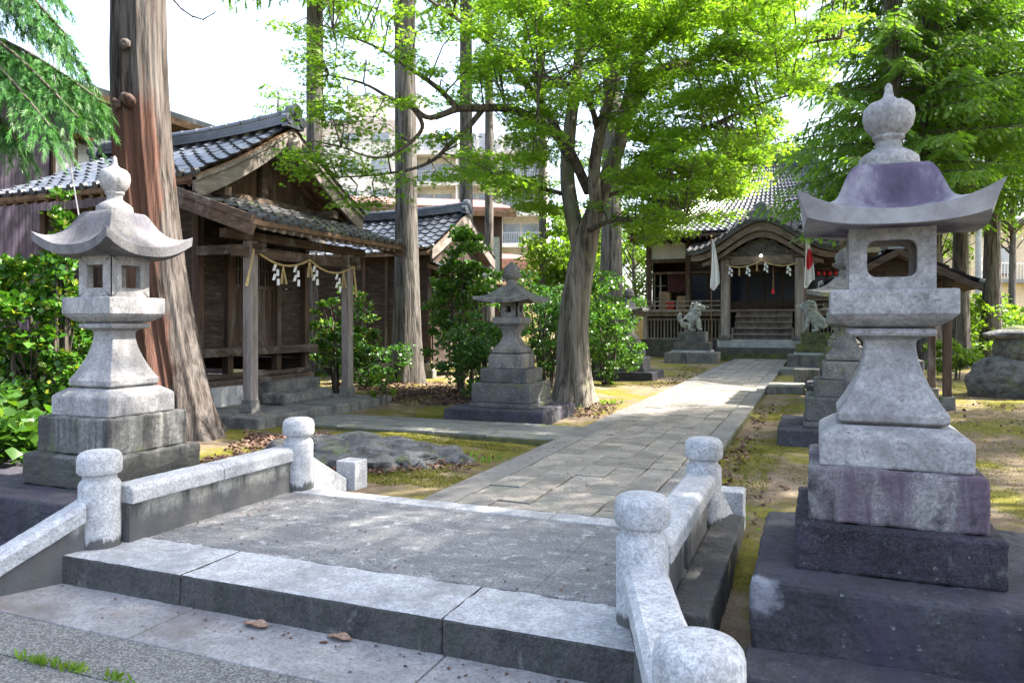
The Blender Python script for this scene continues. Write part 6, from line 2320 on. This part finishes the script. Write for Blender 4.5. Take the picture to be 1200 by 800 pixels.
G = lambda u, D: (at(u, 378, D).x, at(u, 378, D).y)
shrub('tall glossy shrub with yellow-green tips, behind the left stone lantern', G(38, 8.6), 2.25, 0.95, 110, 60, 0.085, 'leaf_yellow', rc=0.24, cone=0.25)
b = G(72, 8.3)
shrub('slim upright yellow-tipped shoot of shrub rising beside the left lantern roof', b, 2.65, 0.30, 75, 40, 0.07, 'leaf_yellow', rc=0.13, cone=0.7)
shrub('low large-leaved bush at the left frame edge, beside the left lantern plinth', G(6, 6.5), 0.62, 0.5, 40, 36, 0.105, 'leaf_shrub', rc=0.2, tpl=_leaf(0.6, 0.08))
shrub('layered bush with yellow-green top, behind the porch of the small shrine', (-9.0, 12.75), 2.0, 0.85, 70, 60, 0.075, 'leaf_yellow', rc=0.22)
shrub('low dark bush at the foot of the storehouse wall, behind the porch post', (-9.2, 14.3), 1.0, 0.8, 40, 60, 0.075, 'leaf_dark', rc=0.22)
shrub('tall cone-shaped broadleaf tree before the gable of the storehouse', G(545, 15.6), 3.4, 1.15, 105, 70, 0.085, 'leaf_shrub', rc=0.21, cone=0.62, up=0.5)
shrub('rounded dark bush between the cone-shaped tree and the old stone lantern', G(572, 14.4), 1.5, 0.75, 70, 60, 0.07, 'leaf_dark', rc=0.22)
shrub('broad dark shrub behind the old stone lantern and maple trunk', G(640, 16.8), 2.5, 1.0, 110, 55, 0.08, 'leaf_dark', rc=0.26)
shrub('leafy shrub covering an old lantern, right of the maple trunk', G(712, 17.8), 2.2, 0.85, 110, 60, 0.075, 'leaf_shrub', rc=0.24)
shrub('taller shrub behind the leafy one, left of the shrine hall', G(690, 21), 2.9, 0.9, 80, 50, 0.09, 'leaf_shrub', rc=0.3)
shrub('little seedling growing in the leaf litter at the platform corner', G(449, 13.1), 0.55, 0.2, 9, 26, 0.075, 'leaf_lime', name='seedling', cat='plant', rc=0.1, stems=3)
shrub('low bright green bush behind the pavilion post on the right', G(1118, 19.0), 1.05, 0.62, 44, 60, 0.075, 'leaf_lime', rc=0.2)
shrub('wide sunlit bush between the right-hand trunks', G(1108, 27), 2.5, 1.8, 90, 60, 0.13, 'leaf_lime', rc=0.4)
shrub('sunlit bush behind the thick grey trunk on the right', G(1160, 33), 2.6, 1.9, 90, 60, 0.14, 'leaf_lime', rc=0.4)
shrub('dark trimmed bush at the right edge before the beige house', G(1196, 29), 1.5, 0.95, 60, 60, 0.11, 'leaf_shrub', rc=0.28)
shrub('sunlit bush left of the pavilion, seen through the right grove', G(1062, 32), 2.6, 1.7, 70, 60, 0.14, 'leaf_lime', rc=0.4)
FAR = 'trees far behind the shrine grounds'


def far_tree(label, u, D, h, r, zc, mat, n_cl=60, per=90, leaf=0.2):
    x, y = G(u, D)
    root = wthing('broadleaf_tree', label, 'tree', (x, y, 0), FAR)
    MB().tube([(x, y, -0.1), (x + 0.1, y, zc), (x, y, h * 0.75)], [0.22, 0.16, 0.06], 9).build('trunk', 'bark_grey', root, smooth=60)
    r_ = np.random.default_rng(int(u + D * 7))
    cs = []
    for k in range(n_cl):
        d = r_.normal(size=3)
        d /= np.linalg.norm(d)
        q = r_.random() ** 0.4
        cs.append([x + d[0] * q * r, y + d[1] * q * r, (h + zc) / 2 + d[2] * q * (h - zc) / 2, r * r_.uniform(0.2, 0.36)])
    P, d = clusters(cs, per, 0.7)
    n = len(P)
    cr = scatter('crown', P, rng.normal(size=(n, 3)) + np.array([0, 0, -.2]), np.array([0, 0, 1.0]) + rng.normal(size=(n, 3)) * 0.6, rng.uniform(0.7, 1.2, n) * leaf, LEAF, mat, root)
    cr.matrix_parent_inverse = WORLD[root.name]
    mb = MB()
    for c in cs[::3]:
        mb.tube([(x, y, max(zc * .8, c[2] * 0.7)), c[:3]], [0.05, 0.012], 5, cap=False)
    mb.build('branches', 'branch', root)


far_tree('bright broadleaf tree behind the maple trunk, left of the shrine hall', 668, 30, 6.2, 2.0, 1.2, 'leaf_lime')
far_tree('light green tree between maple and the shrine hall wall', 742, 41, 8.5, 2.6, 1.5, 'leaf_lime')
far_tree('dark tree at the far left of the shrine hall', 700, 46, 9.0, 3.0, 2.0, 'leaf_far')
far_tree('sunlit tree behind the right end of the shrine hall roof', 1010, 48, 12, 3.6, 3, 'leaf_lime')
far_tree('broad tree beyond the trunks on the right', 1100, 44, 11, 3.4, 4.8, 'leaf_lime', 70)
far_tree('tall tree above the beige house at the right edge', 1185, 42, 14, 4.0, 6.5, 'leaf_lime', 80)
far_tree('dark tree behind the shrine hall ridge', 930, 52, 15, 4.5, 4, 'leaf_far', 80)
far_tree('green tree between the yellow shed and the maple trunk', 622, 40, 5.0, 1.6, 1.0, 'leaf_lime', 40)
hw = wthing('garden_wall', 'pale garden wall left of the shrine hall, behind the shrubs', 'wall', (-10, 36, 0))
MB().box(-13, -7.6, 38, 38.2, -0.1, 2.1).build('wall_face', 'yellow_wall', hw)
MB().box(-13.1, -7.5, 37.9, 38.3, 2.1, 2.22).build('coping', 'tile', hw)
hd = MB()
x0, x1 = G(1000, 40), G(1260, 40)
P = np.stack([rng.uniform(x0[0] - 2, x1[0] + 3, 9000), rng.uniform(x0[1] - 1, x1[1] + 1, 9000), rng.uniform(0, 1.7, 9000)], 1)
cr = scatter('hedge', P, rng.normal(size=(9000, 3)), rng.normal(size=(9000, 3)) + np.array([0, 0, 1.0]), rng.uniform(0.12, 0.22, 9000), LEAF, 'leaf_far')
tag(cr, 'long low hedge far behind the trunks on the right', 'hedge')

# ------------------------------------------------------------------ leaf litter, moss, grass, small things
def on_ground(name, polys, mat, size, tpl=LEAF, tilt=0.5, label=None, cat=None, lift=0.012):
    C = []
    for (cx, cy, rx, ry, n) in polys:
        a = rng.random(n) * 6.283
        q = np.sqrt(rng.random(n)) * (0.75 + 0.25 * np.sin(3 * a + cx) + 0.12 * np.sin(7 * a + cy))
        C.append(np.stack([cx + rx * q * np.cos(a), cy + ry * q * np.sin(a)], 1))
    C = np.concatenate(C)
    z = np.array([ground_z(x, y) for x, y in C]) + lift + rng.random(len(C)) * 0.02
    P = np.column_stack([C, z])
    n = len(P)
    a = rng.random(n) * 6.283
    o = scatter(name, P, np.stack([np.cos(a), np.sin(a), rng.normal(size=n) * tilt], 1), np.array([0, 0, 1.0]) + rng.normal(size=(n, 3)) * tilt, rng.uniform(size[0], size[1], n), tpl, mat)
    return tag(o, label, cat, kind='stuff')


on_ground('leaf_litter', [(-4.6, 6.5, 1.1, 0.7, 1500), (-4.6, 7.5, 1.3, 0.4, 500), (-5.6, 6.6, 0.9, 0.9, 1100), (-6.3, 7.6, 0.7, 0.6, 1000), (-3.7, 6.9, 0.6, 0.5, 350), (-7.0, 13.4, 2.2, 1.9, 6000), (-5.2, 13.4, 1.3, 1.3, 900), (-3.4, 11.9, 0.5, 1.4, 500),
                           (-0.78, 8.4, 0.2, 2.6, 200), (-0.5, 6.5, 0.4, 1.2, 60), (-0.8, 12.5, 0.2, 2.4, 120), (3.5, 14, 3, 5, 600), (-8.6, 14.8, 2.2, 1.6, 2200), (-3.2, 20, 1.0, 5, 400)],
          'litter', (0.025, 0.07), label='brown fallen leaves scattered over the soil and around the rock', cat='fallen leaves')
G_ = []
for k in range(150):
    x = rng.uniform(-4.0, -0.95)
    e = rng.random()
    y = 3.62 + abs(rng.normal()) * 0.25 if e < 0.35 else rng.uniform(3.65, 5.0)
    if e > 0.8:
        x = -3.98 + abs(rng.normal()) * 0.12 if e > 0.9 else -0.92 - abs(rng.normal()) * 0.1
    G_.append((x, y, 0.006))
for k in range(110):
    G_.append((rng.uniform(-4.2, 0.2), 3.10 - abs(rng.normal()) * 0.12, -0.163))
for k in range(160):
    G_.append((-2.6 + rng.uniform(-0.3, 1.5), rng.uniform(5.3, 16), 0.004))
G_ = np.array(G_)
n = len(G_)
a = rng.random(n) * 6.283
tag(scatter('debris', G_, np.stack([np.cos(a), np.sin(a), rng.normal(size=n) * 0.2], 1), np.array([0, 0, 1.0]) + rng.normal(size=(n, 3)) * 0.3, rng.uniform(0.006, 0.028, n), LEAF, 'litter'),
    'tiny dry leaf crumbs and grit lying on the bridge deck, step and path', 'leaf crumbs', kind='stuff')
on_ground('moss', [(-3.6, 6.2, 0.7, 0.55, 5000), (-4.2, 8.2, 1.6, 0.3, 4500), (-5.2, 10.35, 1.2, 0.35, 2500), (-0.55, 8.0, 0.3, 1.6, 3000), (0.4, 7.2, 0.8, 1.6, 4000), (2.0, 9.0, 1.6, 2.6, 7000), (-0.5, 13.2, 0.35, 1.6, 2500), (-3.8, 24.5, 0.7, 2.2, 3000), (3.0, 12.5, 1.6, 2.0, 4000)],
          'moss_tuft', (0.008, 0.019), tilt=1.2, label='yellow-green moss patches on the bare soil', cat='moss', lift=0.002)
C, A, S = [], [], []
for u, v, n in ((44, 777, 60), (88, 786, 50), (140, 797, 30), (20, 771, 12), (64, 781, 15)):
    d = 1.575 * 872 / (v - 378)
    p = at(u, v, d)
    for k in range(n):
        C.append((p.x + rng.normal() * 0.05, p.y + rng.normal() * 0.012, -0.176))
        A.append((rng.normal() * 0.6, rng.normal() * 0.6, 0.9))
        S.append(rng.uniform(0.02, 0.06))
# grass and weeds at the edges of the grounds
for cx, cy, n in ((-5.05, 7.6, 60), (-3.3, 7.3, 40), (-3.5, 13.1, 80), (-4.0, 12.2, 40), (4.0, 16.6, 60), (-0.6, 5.9, 20)):
    for k in range(n):
        x, y = cx + rng.normal() * 0.14, cy + rng.normal() * 0.14
        C.append((x, y, ground_z(x, y)))
        A.append((rng.normal() * 0.5, rng.normal() * 0.5, 0.9))
        S.append(rng.uniform(0.04, 0.12))
C, A, S = np.array(C), np.array(A), np.array(S)
tag(scatter('grass', C, A, rng.normal(size=(len(C), 3)), S, _leaf(0.12, 0.05), 'grass'), 'small tufts of bright grass in the street joint and soil', 'grass', kind='stuff')
for u, v, zz, s, lab in ((300, 734, -0.166, 0.10, 'curled dead leaf lying at the foot of the bridge step, left one'), (398, 749, -0.166, 0.09, 'dark dead leaf at the foot of the bridge step, nearer the middle'), (505, 548, -0.06, 0.06, None)):
    if not lab:
        continue
    d = (CAM_H - zz) * 872 / (v - 378)
    p = at(u, v, d)
    mb = MB()
    V, F = [], []
    for j in range(5):
        for i in range(9):
            q, w = i / 8, (j / 4 - 0.5)
            hw_ = math.sin(math.pi * q) ** 0.7 * 0.35
            V.append((p.x + (q - 0.5) * s * 1.6, p.y + w * 2 * hw_ * s, zz + 0.004 + 0.5 * s * (abs(w) * 2) ** 2 * hw_ + 0.35 * s * (q - .5) ** 2 + 0.06 * s * math.sin(q * 9 + w * 5)))
    for j in range(4):
        for i in range(8):
            F.append((j * 9 + i, j * 9 + i + 1, (j + 1) * 9 + i + 1, (j + 1) * 9 + i))
    n = len(V)
    mb.add(V + [(a, b_, c + 0.002) for a, b_, c in V], F + [tuple(k + n for k in f) for f in F])
    tag(mb.build('fallen_leaf', 'pale_leaf', smooth=80), lab, 'leaf')
a, b = at(63, 88, 7.6), at(93, 256, 7.6)
tag(MB().tube([a, a.lerp(b, .5) + Vector((0.01, 0, 0)), b], 0.007, 6).build('cable', 'iron'), 'thin pale cable hanging from the cedar boughs beside the left lantern', 'cable')
for rt in list(bpy.data.objects):
    if rt.parent is None and rt.get('category') and rt.type == 'EMPTY' and rt.name.split('.')[0] == 'x':
        pass
